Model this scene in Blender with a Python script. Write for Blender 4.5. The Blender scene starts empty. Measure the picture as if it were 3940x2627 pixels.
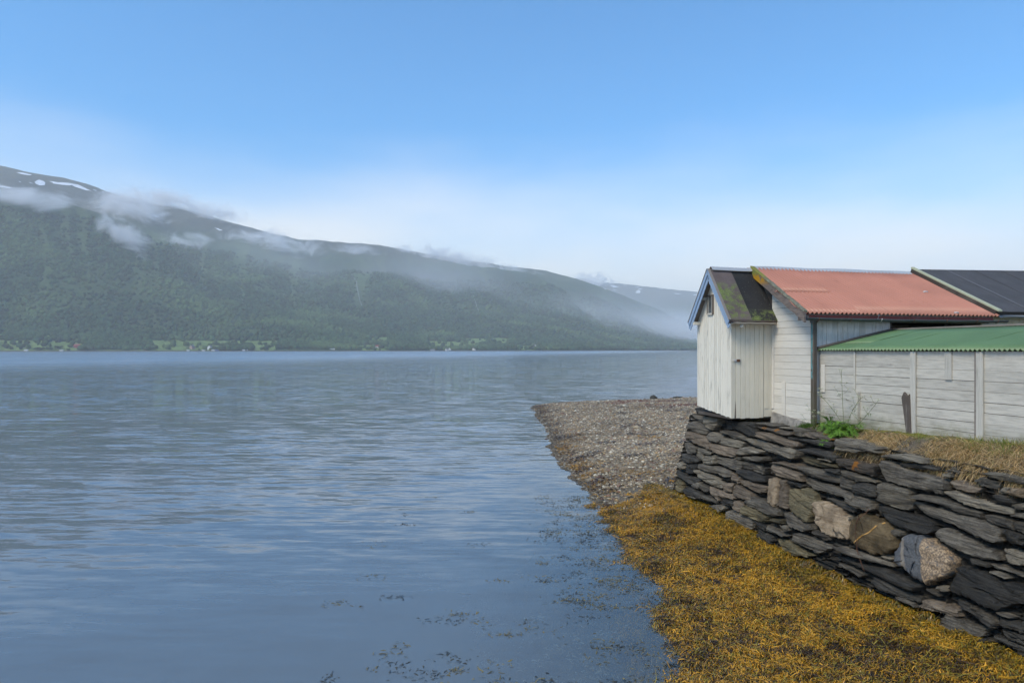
import bpy, bmesh, math, random
import numpy as np
from mathutils import Vector, Matrix, Euler

rad = math.radians
SC = bpy.context.scene
COL = SC.collection

# ---------------------------------------------------------------- camera
cam_d = bpy.data.cameras.new('camera')
cam = bpy.data.objects.new('camera', cam_d)
COL.objects.link(cam)
cam.location = (0, 0, 4.4)
cam.rotation_euler = (rad(90), 0, 0)
cam_d.lens = 24.0
cam_d.sensor_width = 36.0
cam_d.shift_y = 0.008
cam_d.clip_start = 0.1
cam_d.clip_end = 60000
SC.camera = cam

# ---------------------------------------------------------------- sky
SUN_EL, SUN_ROT = rad(48), rad(-132)
world = bpy.data.worlds.new('World')
SC.world = world
world.use_nodes = True
wn, wl = world.node_tree.nodes, world.node_tree.links
wn.clear()
w_out = wn.new('ShaderNodeOutputWorld')
w_bg = wn.new('ShaderNodeBackground')
w_sky = wn.new('ShaderNodeTexSky')
w_sky.sky_type = 'NISHITA'
w_sky.sun_disc = False
w_sky.sun_elevation = SUN_EL
w_sky.sun_rotation = SUN_ROT
w_sky.altitude = 0
w_sky.air_density = 1.0
w_sky.dust_density = 0.4
w_sky.ozone_density = 3.0
# thin veil of cloud that thickens towards the horizon, all the way round
w_geo = wn.new('ShaderNodeNewGeometry')
w_sep = wn.new('ShaderNodeSeparateXYZ')
w_tc = wn.new('ShaderNodeTexCoord')
wl.new(w_tc.outputs['Generated'], w_sep.inputs[0])
w_map = wn.new('ShaderNodeMapping')
w_map.inputs['Scale'].default_value = (1.5, 1.5, 5.0)
wl.new(w_tc.outputs['Generated'], w_map.inputs[0])
w_noise = wn.new('ShaderNodeTexNoise')
w_noise.inputs['Scale'].default_value = 1.3
w_noise.inputs['Detail'].default_value = 5
w_noise.inputs['Roughness'].default_value = 0.5
wl.new(w_map.outputs[0], w_noise.inputs['Vector'])
w_add = wn.new('ShaderNodeMath'); w_add.operation = 'MULTIPLY_ADD'
wl.new(w_noise.outputs['Fac'], w_add.inputs[0])
w_add.inputs[1].default_value = -0.26
wl.new(w_sep.outputs['Z'], w_add.inputs[2])
w_ramp = wn.new('ShaderNodeMapRange')
w_ramp.interpolation_type = 'SMOOTHSTEP'
w_ramp.inputs['From Min'].default_value = -0.13
w_ramp.inputs['From Max'].default_value = 0.20
w_ramp.inputs['To Min'].default_value = 0.93
w_ramp.inputs['To Max'].default_value = 0.0
wl.new(w_add.outputs[0], w_ramp.inputs['Value'])
w_mix = wn.new('ShaderNodeMix'); w_mix.data_type = 'RGBA'
wl.new(w_ramp.outputs[0], w_mix.inputs['Factor'])
w_gain = wn.new('ShaderNodeMix'); w_gain.data_type = 'RGBA'; w_gain.blend_type = 'MULTIPLY'
w_gain.inputs['Factor'].default_value = 1.0
w_gain.inputs[7].default_value = (0.26, 0.74, 0.98, 1)
wl.new(w_sky.outputs[0], w_gain.inputs[6])
wl.new(w_gain.outputs[2], w_mix.inputs[6])
w_mix.inputs[7].default_value = (6.6, 5.95, 4.9, 1)
wl.new(w_mix.outputs[2], w_bg.inputs['Color'])
w_bg.inputs['Strength'].default_value = 0.10
wl.new(w_bg.outputs[0], w_out.inputs[0])

# ---------------------------------------------------------------- sun (thin overcast, soft)
sun_d = bpy.data.lights.new('sun', 'SUN')
sun_d.energy = 1.5
sun_d.angle = rad(24)
sun_d.color = (1.0, 0.88, 0.70)
sun = bpy.data.objects.new('sun', sun_d)
COL.objects.link(sun)
sdir = Vector((math.sin(SUN_ROT) * math.cos(SUN_EL), math.cos(SUN_ROT) * math.cos(SUN_EL), math.sin(SUN_EL)))
sun.rotation_euler = sdir.to_track_quat('Z', 'Y').to_euler()
sun.location = (-20, -20, 40)

SC.view_settings.view_transform = 'Standard'
SC.view_settings.look = 'None'
SC.view_settings.gamma = 1.0
SC.view_settings.exposure = 1.25
SC.view_settings.use_curve_mapping = False
SC.cycles.max_bounces = 8
SC.cycles.diffuse_bounces = 3
SC.cycles.transparent_max_bounces = 12
SC.cycles.volume_bounces = 3
SC.cycles.volume_max_steps = 64

# ================================================================ helpers
rng = np.random.default_rng(7)
RND = random.Random(11)


def _hash(ix, iy, seed):
    n = (ix.astype(np.int64) * 374761393 + iy.astype(np.int64) * 668265263 + seed * 1442695041) & 0x7fffffff
    n = ((n ^ (n >> 13)) * 1274126177) & 0x7fffffff
    n = (n ^ (n >> 16)) & 0x7fffffff
    return n / 0x7fffffff


def vnoise(x, y, seed=0):
    x = np.asarray(x, float); y = np.asarray(y, float)
    ix = np.floor(x); iy = np.floor(y)
    fx = x - ix; fy = y - iy
    fx = fx * fx * (3 - 2 * fx); fy = fy * fy * (3 - 2 * fy)
    a = _hash(ix, iy, seed); b = _hash(ix + 1, iy, seed)
    c = _hash(ix, iy + 1, seed); d = _hash(ix + 1, iy + 1, seed)
    return (a * (1 - fx) + b * fx) * (1 - fy) + (c * (1 - fx) + d * fx) * fy


def fbm(x, y, octaves=4, seed=0, gain=0.5):
    s = 0; a = 1; t = 0
    for o in range(octaves):
        s = s + a * (vnoise(np.asarray(x) * 2 ** o + 17.3 * o, np.asarray(y) * 2 ** o + 9.1 * o, seed + o) * 2 - 1)
        t += a; a *= gain
    return s / t


def sstep(a, b, x):
    t = np.clip((np.asarray(x, float) - a) / (b - a), 0, 1)
    return t * t * (3 - 2 * t)


def tag(o, label=None, cat=None, group=None, kind=None):
    if label: o['label'] = label
    if cat: o['category'] = cat
    if group: o['group'] = group
    if kind: o['kind'] = kind
    return o


def np_mesh(name, V, F, mat=None, parent=None, smooth=False, col=None, mats=None, midx=None):
    """V (n,3), F (m,k) arrays -> one mesh object"""
    V = np.asarray(V, np.float32); F = np.asarray(F, np.int32)
    me = bpy.data.meshes.new(name)
    me.vertices.add(len(V)); me.vertices.foreach_set('co', V.ravel())
    k = F.shape[1]
    me.loops.add(F.size); me.loops.foreach_set('vertex_index', F.ravel())
    me.polygons.add(len(F))
    me.polygons.foreach_set('loop_start', np.arange(0, F.size, k, dtype=np.int32))
    me.polygons.foreach_set('loop_total', np.full(len(F), k, np.int32))
    if smooth:
        me.polygons.foreach_set('use_smooth', np.ones(len(F), bool))
    if col is not None:
        at = me.color_attributes.new('tint', 'FLOAT_COLOR', 'POINT')
        c4 = np.ones((len(V), 4), np.float32); c4[:, :3] = col
        at.data.foreach_set('color', c4.ravel())
    me.update(calc_edges=True)
    me.validate()
    o = bpy.data.objects.new(name, me)
    COL.objects.link(o)
    if mat: me.materials.append(mat)
    if parent: o.parent = parent
    return o


def py_mesh(name, V, F, mat=None, parent=None, smooth=False):
    me = bpy.data.meshes.new(name)
    me.from_pydata([tuple(v) for v in V], [], F)
    if smooth:
        for p in me.polygons: p.use_smooth = True
    me.update()
    o = bpy.data.objects.new(name, me)
    COL.objects.link(o)
    if mat: me.materials.append(mat)
    if parent: o.parent = parent
    return o


def grid_faces(nr, nc):
    i = np.arange(nr - 1)[:, None] * nc + np.arange(nc - 1)[None, :]
    i = i.ravel()
    return np.stack([i, i + 1, i + nc + 1, i + nc], 1)


# ---- building frame: x = along the eaves (right), y = away along the quay, origin at the quay corner
ANG = rad(15)
C15, S15 = math.cos(ANG), math.sin(ANG)
OX, OY = 6.84, 15.7
ROOTS = {}


def L2W(x, y, z=0.0):
    return (OX + C15 * x - S15 * y, OY + S15 * x + C15 * y, z)


def W2L(X, Y):
    return ((X - OX) * C15 + (Y - OY) * S15, -(X - OX) * S15 + (Y - OY) * C15)


def root(name, x, y, z, label, cat, group=None):
    e = bpy.data.objects.new(name, None)
    COL.objects.link(e)
    e.location = L2W(x, y, z)
    e.rotation_euler = (0, 0, ANG)
    e.empty_display_size = 0.3
    ROOTS[e.name] = (x, y, z)
    tag(e, label, cat, group)
    return e


def place(o, parent):
    """verts are given in the building frame; hang the object under its parent"""
    top = parent
    o.parent = parent
    if parent.name in ROOTS:
        ox, oy, oz = ROOTS[parent.name]
        o.location = (-ox, -oy, -oz)
    return o


def bm_obj(name, bm, mat, parent, smooth=False):
    me = bpy.data.meshes.new(name)
    bm.normal_update()
    bm.to_mesh(me); bm.free()
    if smooth:
        for p in me.polygons: p.use_smooth = True
    if mat: me.materials.append(mat)
    o = bpy.data.objects.new(name, me)
    COL.objects.link(o)
    if parent is not None: place(o, parent)
    return o


def extrude_poly(pts, vec, bevel=0.004):
    """pts: coplanar 3d points, vec: extrusion vector -> bevelled prism bmesh"""
    bm = bmesh.new()
    a = [bm.verts.new(p) for p in pts]
    v = Vector(vec)
    b = [bm.verts.new(Vector(p) + v) for p in pts]
    bm.faces.new(a); bm.faces.new(b[::-1])
    n = len(a)
    for i in range(n):
        bm.faces.new((a[i], b[i], b[(i + 1) % n], a[(i + 1) % n]))
    bmesh.ops.recalc_face_normals(bm, faces=bm.faces)
    if bevel:
        bmesh.ops.bevel(bm, geom=list(bm.edges), offset=bevel, segments=1, affect='EDGES', clamp_overlap=True)
    return bm


def box_bm(x0, x1, y0, y1, z0, z1, bevel=0.004):
    return extrude_poly([(x0, y0, z0), (x1, y0, z0), (x1, y1, z0), (x0, y1, z0)], (0, 0, z1 - z0), bevel)


def box(name, x0, x1, y0, y1, z0, z1, mat, parent, bevel=0.004):
    return bm_obj(name, box_bm(x0, x1, y0, y1, z0, z1, bevel), mat, parent)


def prism(name, pts, vec, mat, parent, bevel=0.004):
    return bm_obj(name, extrude_poly(pts, vec, bevel), mat, parent)


def tube_arrays(pts, r, sides=8, r_end=None, cap=True):
    pts = [Vector(p) for p in pts]
    n = len(pts)
    V, F = [], []
    up = Vector((0.13, 0.27, 1)).normalized()
    for i, p in enumerate(pts):
        t = (pts[min(i + 1, n - 1)] - pts[max(i - 1, 0)]).normalized()
        s = t.cross(up)
        if s.length < 1e-3: s = t.cross(Vector((1, 0, 0)))
        s.normalize(); q = t.cross(s).normalized()
        rr = r if r_end is None else r + (r_end - r) * i / (n - 1)
        for k in range(sides):
            a = 2 * math.pi * k / sides
            V.append(p + (s * math.cos(a) + q * math.sin(a)) * rr)
    for i in range(n - 1):
        for k in range(sides):
            F.append((i * sides + k, i * sides + (k + 1) % sides, (i + 1) * sides + (k + 1) % sides, (i + 1) * sides + k))
    if cap:
        F.append(tuple(range(sides))[::-1]); F.append(tuple((n - 1) * sides + k for k in range(sides)))
    return V, F


def tube(name, pts, r, mat, parent, sides=8, r_end=None, smooth=True):
    V, F = tube_arrays(pts, r, sides, r_end)
    o = py_mesh(name, V, F, mat, None, smooth)
    return place(o, parent) if parent is not None else o


# ================================================================ materials
class M:
    """small node-building helper"""
    def __init__(self, name):
        self.m = bpy.data.materials.new(name)
        self.m.use_nodes = True
        self.t = self.m.node_tree
        self.n, self.l = self.t.nodes, self.t.links
        self.n.clear()
        self.out = self.n.new('ShaderNodeOutputMaterial')
        self.b = self.n.new('ShaderNodeBsdfPrincipled')
        self.l.new(self.b.outputs[0], self.out.inputs['Surface'])
        self.b.inputs['Roughness'].default_value = 0.75
        self.b.inputs['Specular IOR Level'].default_value = 0.3

    def coords(self, kind='Object', scale=(1, 1, 1), rot=(0, 0, 0), rnd=0.0):
        tc = self.n.new('ShaderNodeTexCoord')
        mp = self.n.new('ShaderNodeMapping')
        mp.inputs['Scale'].default_value = scale
        mp.inputs['Rotation'].default_value = rot
        src = tc.outputs[kind]
        if rnd:
            oi = self.n.new('ShaderNodeObjectInfo')
            vm = self.n.new('ShaderNodeVectorMath'); vm.operation = 'MULTIPLY_ADD'
            vm.inputs[1].default_value = (rnd, rnd * 1.7, rnd * 0.6)
            self.l.new(oi.outputs['Random'], vm.inputs[0])
            self.l.new(src, vm.inputs[2])
            src = vm.outputs[0]
        self.l.new(src, mp.inputs['Vector'])
        return mp.outputs[0]

    def noise(self, vec, scale=5, detail=4, rough=0.55, dist=0.0):
        n = self.n.new('ShaderNodeTexNoise')
        n.inputs['Scale'].default_value = scale
        n.inputs['Detail'].default_value = detail
        n.inputs['Roughness'].default_value = rough
        n.inputs['Distortion'].default_value = dist
        self.l.new(vec, n.inputs['Vector'])
        return n.outputs['Fac']

    def voronoi(self, vec, scale=5, feature='F1', out='Distance'):
        n = self.n.new('ShaderNodeTexVoronoi')
        n.feature = feature
        n.inputs['Scale'].default_value = scale
        self.l.new(vec, n.inputs['Vector'])
        return n.outputs[out]

    def ramp(self, fac, stops):
        r = self.n.new('ShaderNodeValToRGB')
        el = r.color_ramp.elements
        while len(el) > 1: el.remove(el[0])
        for i, (p, c) in enumerate(stops):
            e = el[0] if i == 0 else el.new(p)
            e.position = p
            e.color = tuple(c) + (1,) if len(c) == 3 else c
        self.l.new(fac, r.inputs[0])
        return r.outputs[0]

    def rng(self, fac, a, b, c=0.0, d=1.0, smooth=True):
        r = self.n.new('ShaderNodeMapRange')
        if smooth: r.interpolation_type = 'SMOOTHSTEP'
        r.inputs['From Min'].default_value = a; r.inputs['From Max'].default_value = b
        r.inputs['To Min'].default_value = c; r.inputs['To Max'].default_value = d
        self.l.new(fac, r.inputs['Value'])
        return r.outputs[0]

    def mix(self, fac, a, b, mode='MIX'):
        m = self.n.new('ShaderNodeMix'); m.data_type = 'RGBA'; m.blend_type = mode
        for sock, val in ((m.inputs['Factor'], fac), (m.inputs[6], a), (m.inputs[7], b)):
            if isinstance(val, (int, float)): sock.default_value = val
            elif isinstance(val, (tuple, list)): sock.default_value = tuple(val) + (1,) if len(val) == 3 else val
            else: self.l.new(val, sock)
        return m.outputs[2]

    def math(self, op, a, b=0.0, c=0.0):
        m = self.n.new('ShaderNodeMath'); m.operation = op
        for sock, val in zip(m.inputs, (a, b, c)):
            if isinstance(val, (int, float)): sock.default_value = val
            else: self.l.new(val, sock)
        return m.outputs[0]

    def attr(self, name='tint'):
        a = self.n.new('ShaderNodeAttribute'); a.attribute_name = name
        return a.outputs['Color']

    def rand(self):
        return self.n.new('ShaderNodeObjectInfo').outputs['Random']

    def color(self, c):
        s = self.b.inputs['Base Color']
        if isinstance(c, (tuple, list)): s.default_value = tuple(c) + (1,)
        else: self.l.new(c, s)
        return self

    def rough(self, v):
        s = self.b.inputs['Roughness']
        if isinstance(v, (int, float)): s.default_value = v
        else: self.l.new(v, s)
        return self

    def bump(self, h, dist=0.01, strength=1.0, normal=None):
        b = self.n.new('ShaderNodeBump')
        b.inputs['Distance'].default_value = dist
        b.inputs['Strength'].default_value = strength
        self.l.new(h, b.inputs['Height'])
        if normal is not None: self.l.new(normal, b.inputs['Normal'])
        self.l.new(b.outputs[0], self.b.inputs['Normal'])
        return b.outputs[0]

    def xyz(self, vec, i):
        s = self.n.new('ShaderNodeSeparateXYZ')
        self.l.new(vec, s.inputs[0])
        return s.outputs[i]


def paint_mat(name, base, grain_axis, worn=0.5, wood=(0.20, 0.18, 0.155), dirt=0.35, algae=0.0):
    """weathered paint on boards; grain runs along grain_axis"""
    m = M(name)
    sc = [14, 14, 14]; sc[grain_axis] = 0.9
    v = m.coords(scale=tuple(sc), rnd=7.0)
    g = m.noise(v, 2.2, 6, 0.65)
    v2 = m.coords(rnd=5.0)
    blot = m.noise(v2, 1.7, 5, 0.6)
    sc3 = [15, 15, 15]; sc3[grain_axis] = 1.5
    smear = m.noise(m.coords(scale=tuple(sc3), rnd=3.0), 2.0, 5, 0.6)
    c = m.mix(m.rng(smear, 0.40, 0.66), base, tuple(x * (1 - dirt * 0.26) for x in base))
    c = m.mix(m.rng(blot, 0.50, 0.78, 0, dirt * 0.8), c, (0.33, 0.305, 0.26))
    wfac = m.math('MULTIPLY', m.rng(g, 0.60 - 0.1 * worn, 0.74), m.rng(blot, 0.40, 0.62, 0.0, worn))
    c = m.mix(wfac, c, wood)
    tone = m.rng(m.rand(), 0, 1, 0.88, 1.05, False)
    c = m.mix(1.0, c, m.mix(tone, (0, 0, 0), (1, 1, 1)), 'MULTIPLY')
    if algae:                        # green splash stain low on the boards
        zz = m.xyz(m.coords(), 2)
        af = m.math('MULTIPLY', m.rng(m.math('ADD', zz, m.math('MULTIPLY', m.math('SUBTRACT', m.noise(m.coords(), 2.6, 5, 0.65), 0.5), 0.9)), 2.75, 3.15, algae, 0.0), m.rng(smear, 0.3, 0.6, 0.5, 1.0))
        c = m.mix(af, c, (0.20, 0.19, 0.115))
    # tiny nail marks and knots
    k = m.voronoi(m.coords(scale=(3.1, 3.1, 3.1), rnd=4.0), 3.0)
    c = m.mix(m.rng(k, 0.03, 0.055, 0.75, 0.0), c, (0.11, 0.10, 0.085))
    m.color(c); m.rough(0.72)
    m.bump(g, 0.004, 0.7)
    return m.m


MAT = {}
MAT['shed_gable'] = paint_mat('cream_paint_gable', (0.71, 0.66, 0.55), 2, 0.95, (0.13, 0.115, 0.10), 0.12)
MAT['shed_door'] = paint_mat('cream_paint_door', (0.70, 0.645, 0.52), 2, 0.25, (0.22, 0.19, 0.155), 0.25)
MAT['siding'] = paint_mat('white_paint_siding', (0.64, 0.60, 0.525), 1, 0.35, (0.30, 0.28, 0.25), 0.28)
MAT['siding_old'] = paint_mat('worn_white_siding', (0.52, 0.485, 0.415), 1, 0.9, (0.26, 0.24, 0.21), 0.75, 0.75)
MAT['front'] = paint_mat('worn_front_boards', (0.58, 0.545, 0.515), 2, 0.7, (0.30, 0.25, 0.235), 0.6)
MAT['post'] = paint_mat('worn_post_paint', (0.50, 0.47, 0.405), 2, 0.8, (0.24, 0.22, 0.17), 0.6)
MAT['wood_grey'] = paint_mat('grey_weathered_wood', (0.24, 0.205, 0.175), 1, 0.9, (0.10, 0.085, 0.07), 0.6)
MAT['wood_dark'] = paint_mat('dark_wet_wood', (0.065, 0.052, 0.042), 2, 0.8, (0.02, 0.017, 0.014), 0.4)
MAT['rotten'] = paint_mat('rotten_post_wood', (0.10, 0.08, 0.065), 2, 1.0, (0.30, 0.27, 0.24), 0.3)
MAT['brown_pole'] = paint_mat('brown_batten', (0.135, 0.105, 0.082), 0, 0.6, (0.06, 0.05, 0.04), 0.4)
MAT['blue'] = paint_mat('blue_trim_paint', (0.25, 0.335, 0.45), 1, 0.35, (0.35, 0.37, 0.39), 0.15)
MAT['red_fascia'] = paint_mat('red_fascia_paint', (0.26, 0.065, 0.055), 0, 0.6, (0.20, 0.13, 0.11), 0.3)
MAT['pale_verge'] = paint_mat('pale_green_verge', (0.44, 0.45, 0.30), 1, 0.3, (0.2, 0.2, 0.13), 0.3)


def metal_mat(name, base, rough=0.45, stain=(0.2, 0.12, 0.08), amt=0.4, metallic=0.0):
    m = M(name)
    v = m.coords(scale=(1.4, 0.5, 1.4))
    s = m.noise(v, 3.0, 6, 0.6)
    big = m.noise(m.coords(), 0.8, 3, 0.5)
    c = m.mix(m.rng(big, 0.35, 0.7), base, tuple(x * 0.86 for x in base))
    c = m.mix(m.rng(s, 0.58, 0.85, 0, amt), c, stain)
    spk = m.voronoi(m.coords(), 9.0)
    c = m.mix(m.rng(spk, 0.02, 0.05, 0.5, 0), c, (0.75, 0.72, 0.68))
    m.color(c); m.rough(rough)
    m.b.inputs['Metallic'].default_value = metallic
    m.bump(s, 0.002, 0.5)
    return m.m


MAT['red_iron'] = metal_mat('red_corrugated_iron', (0.46, 0.20, 0.135), 0.42, (0.30, 0.12, 0.08), 0.7)
MAT['green_iron'] = metal_mat('green_corrugated_iron', (0.13, 0.215, 0.095), 0.40, (0.24, 0.29, 0.17), 0.6)
MAT['galv'] = metal_mat('galvanised_cap', (0.56, 0.55, 0.53), 0.4, (0.36, 0.33, 0.3), 0.5, 0.3)
MAT['gutter'] = metal_mat('dark_gutter', (0.075, 0.08, 0.078), 0.5, (0.16, 0.17, 0.12), 0.7)
MAT['gutter_pale'] = metal_mat('pale_rusty_gutter', (0.42, 0.37, 0.30), 0.6, (0.20, 0.075, 0.02), 1.0)
MAT['gutter_grey'] = metal_mat('grey_gutter', (0.34, 0.35, 0.37), 0.5, (0.2, 0.2, 0.2), 0.4)
MAT['rust'] = metal_mat('rusty_iron', (0.13, 0.062, 0.036), 0.85, (0.05, 0.03, 0.025), 0.8)
MAT['bolt'] = metal_mat('bolt_heads', (0.16, 0.10, 0.08), 0.6, (0.1, 0.06, 0.05), 0.4)


def downpipe_mat():
    m = M('downpipe_brown_with_verdigris')
    v = m.coords(scale=(8, 8, 1.2))
    s = m.noise(v, 2.5, 5, 0.6)
    c = m.mix(m.rng(s, 0.4, 0.7), (0.10, 0.082, 0.065), (0.055, 0.046, 0.038))
    x = m.xyz(m.coords(), 1)
    z = m.xyz(m.coords(), 2)
    strip = m.math('MULTIPLY', m.rng(m.math('ABSOLUTE', m.math('ADD', x, 0.375)), 0.012, 0.03, 1, 0),
                   m.math('MULTIPLY', m.rng(z, 3.72, 3.80), m.rng(z, 4.9, 5.05, 1, 0)))
    strip = m.math('MULTIPLY', strip, m.rng(m.noise(m.coords(scale=(20, 20, 5)), 1.5, 4), 0.35, 0.5))
    c = m.mix(strip, c, (0.11, 0.27, 0.27))
    moss = m.math('MULTIPLY', m.rng(z, 2.8, 3.9, 1, 0), m.rng(s, 0.35, 0.6))
    c = m.mix(m.math('MULTIPLY', moss, 0.6), c, (0.12, 0.115, 0.06))
    m.color(c); m.rough(0.6); m.bump(s, 0.003, 0.6)
    return m.m


MAT['downpipe'] = downpipe_mat()


def felt_mat(name, base, other, moss_y, moss_amt, light=(0.13, 0.12, 0.115)):
    m = M(name)
    v = m.coords()
    n1 = m.noise(v, 60, 3, 0.7)
    n2 = m.noise(v, 1.6, 6, 0.6)
    c = m.mix(m.rng(n2, 0.35, 0.7), base, other)
    c = m.mix(m.rng(n1, 0.45, 0.75, 0, 0.6), c, light)
    if moss_amt:
        z = m.xyz(v, 2)
        n3 = m.noise(v, 5.0, 8, 0.7)
        band = m.math('MULTIPLY', m.rng(z, moss_y[0], moss_y[1]), m.rng(z, moss_y[2], moss_y[3], 1, 0))
        f = m.math('MULTIPLY', band, m.rng(n3, 0.62 - 0.24 * moss_amt, 0.62))
        mc = m.mix(m.rng(n1, 0.3, 0.7), (0.085, 0.12, 0.025), (0.21, 0.24, 0.09))
        c = m.mix(f, c, mc)
    sp = m.voronoi(m.coords(scale=(1, 1, 1)), 14)
    c = m.mix(m.rng(sp, 0.05, 0.1, 0.7, 0), c, (0.4, 0.4, 0.37))
    m.color(c); m.rough(0.9)
    m.bump(n1, 0.004, 0.8)
    return m.m


MAT['felt_purple'] = felt_mat('mossy_brown_felt', (0.105, 0.078, 0.072), (0.15, 0.115, 0.108), (5.0, 5.25, 5.9, 6.15), 0.85)
MAT['felt_black'] = felt_mat('black_felt', (0.020, 0.020, 0.021), (0.034, 0.033, 0.032), (5.02, 5.08, 5.28, 5.42), 0.75, (0.07, 0.068, 0.062))
MAT['felt_grey'] = felt_mat('grey_roofing_felt', (0.060, 0.058, 0.060), (0.078, 0.075, 0.078), (0, 0, 0, 0), 0, (0.13, 0.125, 0.12))
MAT['felt_seam'] = felt_mat('felt_seam', (0.115, 0.112, 0.12), (0.10, 0.10, 0.105), (0, 0, 0, 0), 0, (0.17, 0.165, 0.165))


def barge_mat():
    m = M('lichen_covered_verge_board')
    v = m.coords()
    g = m.noise(m.coords(scale=(12, 1.2, 12)), 2, 5, 0.6)
    n = m.noise(v, 6, 7, 0.7)
    c = m.mix(m.rng(g, 0.35, 0.65), (0.20, 0.16, 0.135), (0.125, 0.10, 0.085))
    z = m.xyz(v, 2)
    up = m.rng(z, 5.95, 6.15)
    c = m.mix(m.math('MULTIPLY', up, m.rng(n, 0.40, 0.50)), c, (0.42, 0.215, 0.012))
    c = m.mix(m.math('MULTIPLY', m.rng(z, 6.22, 6.36), m.rng(n, 0.3, 0.5)), c, (0.20, 0.21, 0.045))
    m.color(c); m.bump(g, 0.005, 0.7)
    return m.m


MAT['barge'] = barge_mat()


def mossy_mat():
    m = M('moss_and_lichen_capping')
    v = m.coords()
    n = m.noise(v, 9, 7, 0.7)
    n2 = m.noise(v, 40, 3, 0.6)
    c = m.mix(m.rng(n, 0.35, 0.65), (0.12, 0.115, 0.075), (0.235, 0.225, 0.165))
    z = m.xyz(v, 2)
    c = m.mix(m.math('MULTIPLY', m.rng(z, 6.05, 6.3), m.rng(n, 0.35, 0.5)), c, (0.22, 0.215, 0.04))
    c = m.mix(m.rng(n2, 0.5, 0.7, 0, 0.6), c, (0.06, 0.055, 0.04))
    m.color(c); m.rough(0.95); m.bump(n2, 0.012, 1.0)
    return m.m


MAT['capping'] = mossy_mat()


def glass_mat():
    m = M('dusty_window_glass')
    n = m.noise(m.coords(), 8, 4)
    m.color(m.mix(m.rng(n, 0.3, 0.7), (0.10, 0.105, 0.10), (0.055, 0.06, 0.06)))
    m.rough(0.25)
    m.b.inputs['Specular IOR Level'].default_value = 0.6
    return m.m


MAT['glass'] = glass_mat()


def simple(name, c, rough=0.8, bump=0.0, scale=20, var=0.25):
    m = M(name)
    n = m.noise(m.coords(rnd=3.0), scale, 5, 0.6)
    m.color(m.mix(m.rng(n, 0.3, 0.7), c, tuple(x * (1 - var) for x in c)))
    m.rough(rough)
    if bump: m.bump(n, bump, 0.8)
    return m.m


MAT['inside_shade'] = simple('interior_shade', (0.02, 0.018, 0.016))  # near-black stands in for the shade indoors
MAT['concrete'] = simple('old_concrete', (0.30, 0.28, 0.25), 0.9, 0.02, 6, 0.45)


def stone_mat(name, a, b, lichen=0.25, orange=0.0, vein=0.0, strata=1.0, pale=(0.33, 0.32, 0.29)):
    m = M(name)
    # local frame: y along the wall, z up; beds lie flat
    vs = m.coords(scale=(7, 1.5, 30), rot=(rad(6), 0, 0), rnd=9.0)
    st = m.noise(vs, 1.3, 8, 0.72, 0.5)
    v = m.coords(rnd=9.0)
    n1 = m.noise(v, 3.0, 6, 0.6)
    n2 = m.noise(v, 26, 5, 0.65)
    f = m.math('ADD', m.math('MULTIPLY', st, strata), m.math('MULTIPLY', n1, 1.3 - strata))
    c = m.mix(m.rng(f, 0.50, 0.82), a, b)
    tone = m.rng(m.rand(), 0, 1, 0.50, 1.15, False)
    c = m.mix(1.0, c, m.mix(tone, (0, 0, 0), (1, 1, 1)), 'MULTIPLY')
    if lichen:
        l1 = m.noise(v, 8.0, 8, 0.75)
        c = m.mix(m.rng(l1, 0.60, 0.72, 0, lichen), c, pale)
    c = m.mix(m.rng(n2, 0.5, 0.72, 0, 0.5), c, tuple(x * 0.35 for x in a))
    if orange:
        o1 = m.noise(m.coords(rnd=6.0), 4.5, 4, 0.6)
        c = m.mix(m.rng(o1, 0.60, 0.66, 0, orange), c, (0.36, 0.135, 0.012))
    if vein:
        vv = m.noise(m.coords(scale=(1, 1, 1)), 9, 6, 0.7)
        c = m.mix(m.rng(vv, 0.52, 0.6, 0, vein), c, (0.42, 0.30, 0.19))
    m.color(c)
    m.rough(m.rng(n1, 0.3, 0.7, 0.55, 0.8))
    nb = m.bump(st, 0.085, 1.0)
    m.bump(n2, 0.022, 0.9, nb)
    return m.m


MAT['st_g'] = stone_mat('grey_slate', (0.069, 0.060, 0.048), (0.254, 0.221, 0.169), 0.35)
MAT['st_d'] = stone_mat('dark_wet_and_shade_slate', (0.029, 0.027, 0.023), (0.111, 0.100, 0.081), 0.2)  # wet stones, and painted shade for the slab under the shed and packing
MAT['st_l'] = stone_mat('pale_grey_slate', (0.122, 0.105, 0.081), (0.378, 0.329, 0.244), 0.55)
MAT['st_b'] = stone_mat('brown_grey_slate', (0.131, 0.101, 0.072), (0.346, 0.273, 0.195), 0.35)
MAT['st_o'] = stone_mat('olive_slate', (0.094, 0.080, 0.044), (0.259, 0.211, 0.120), 0.3)
MAT['st_r'] = stone_mat('slate_with_orange_lichen', (0.079, 0.065, 0.050), (0.226, 0.183, 0.135), 0.3, 0.85)
MAT['st_t'] = stone_mat('tan_granite', (0.341, 0.253, 0.163), (0.738, 0.564, 0.375), 0.3, 0, 0.3, 0.35)
MAT['st_w'] = stone_mat('brown_algae_boulder', (0.125, 0.088, 0.042), (0.325, 0.234, 0.121), 0.25, 0, 0, 0.3, (0.25, 0.22, 0.16))
MAT['st_core'] = simple('wall_core_shade', (0.014, 0.013, 0.012), 0.95, 0.03, 8, 0.4)


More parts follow.
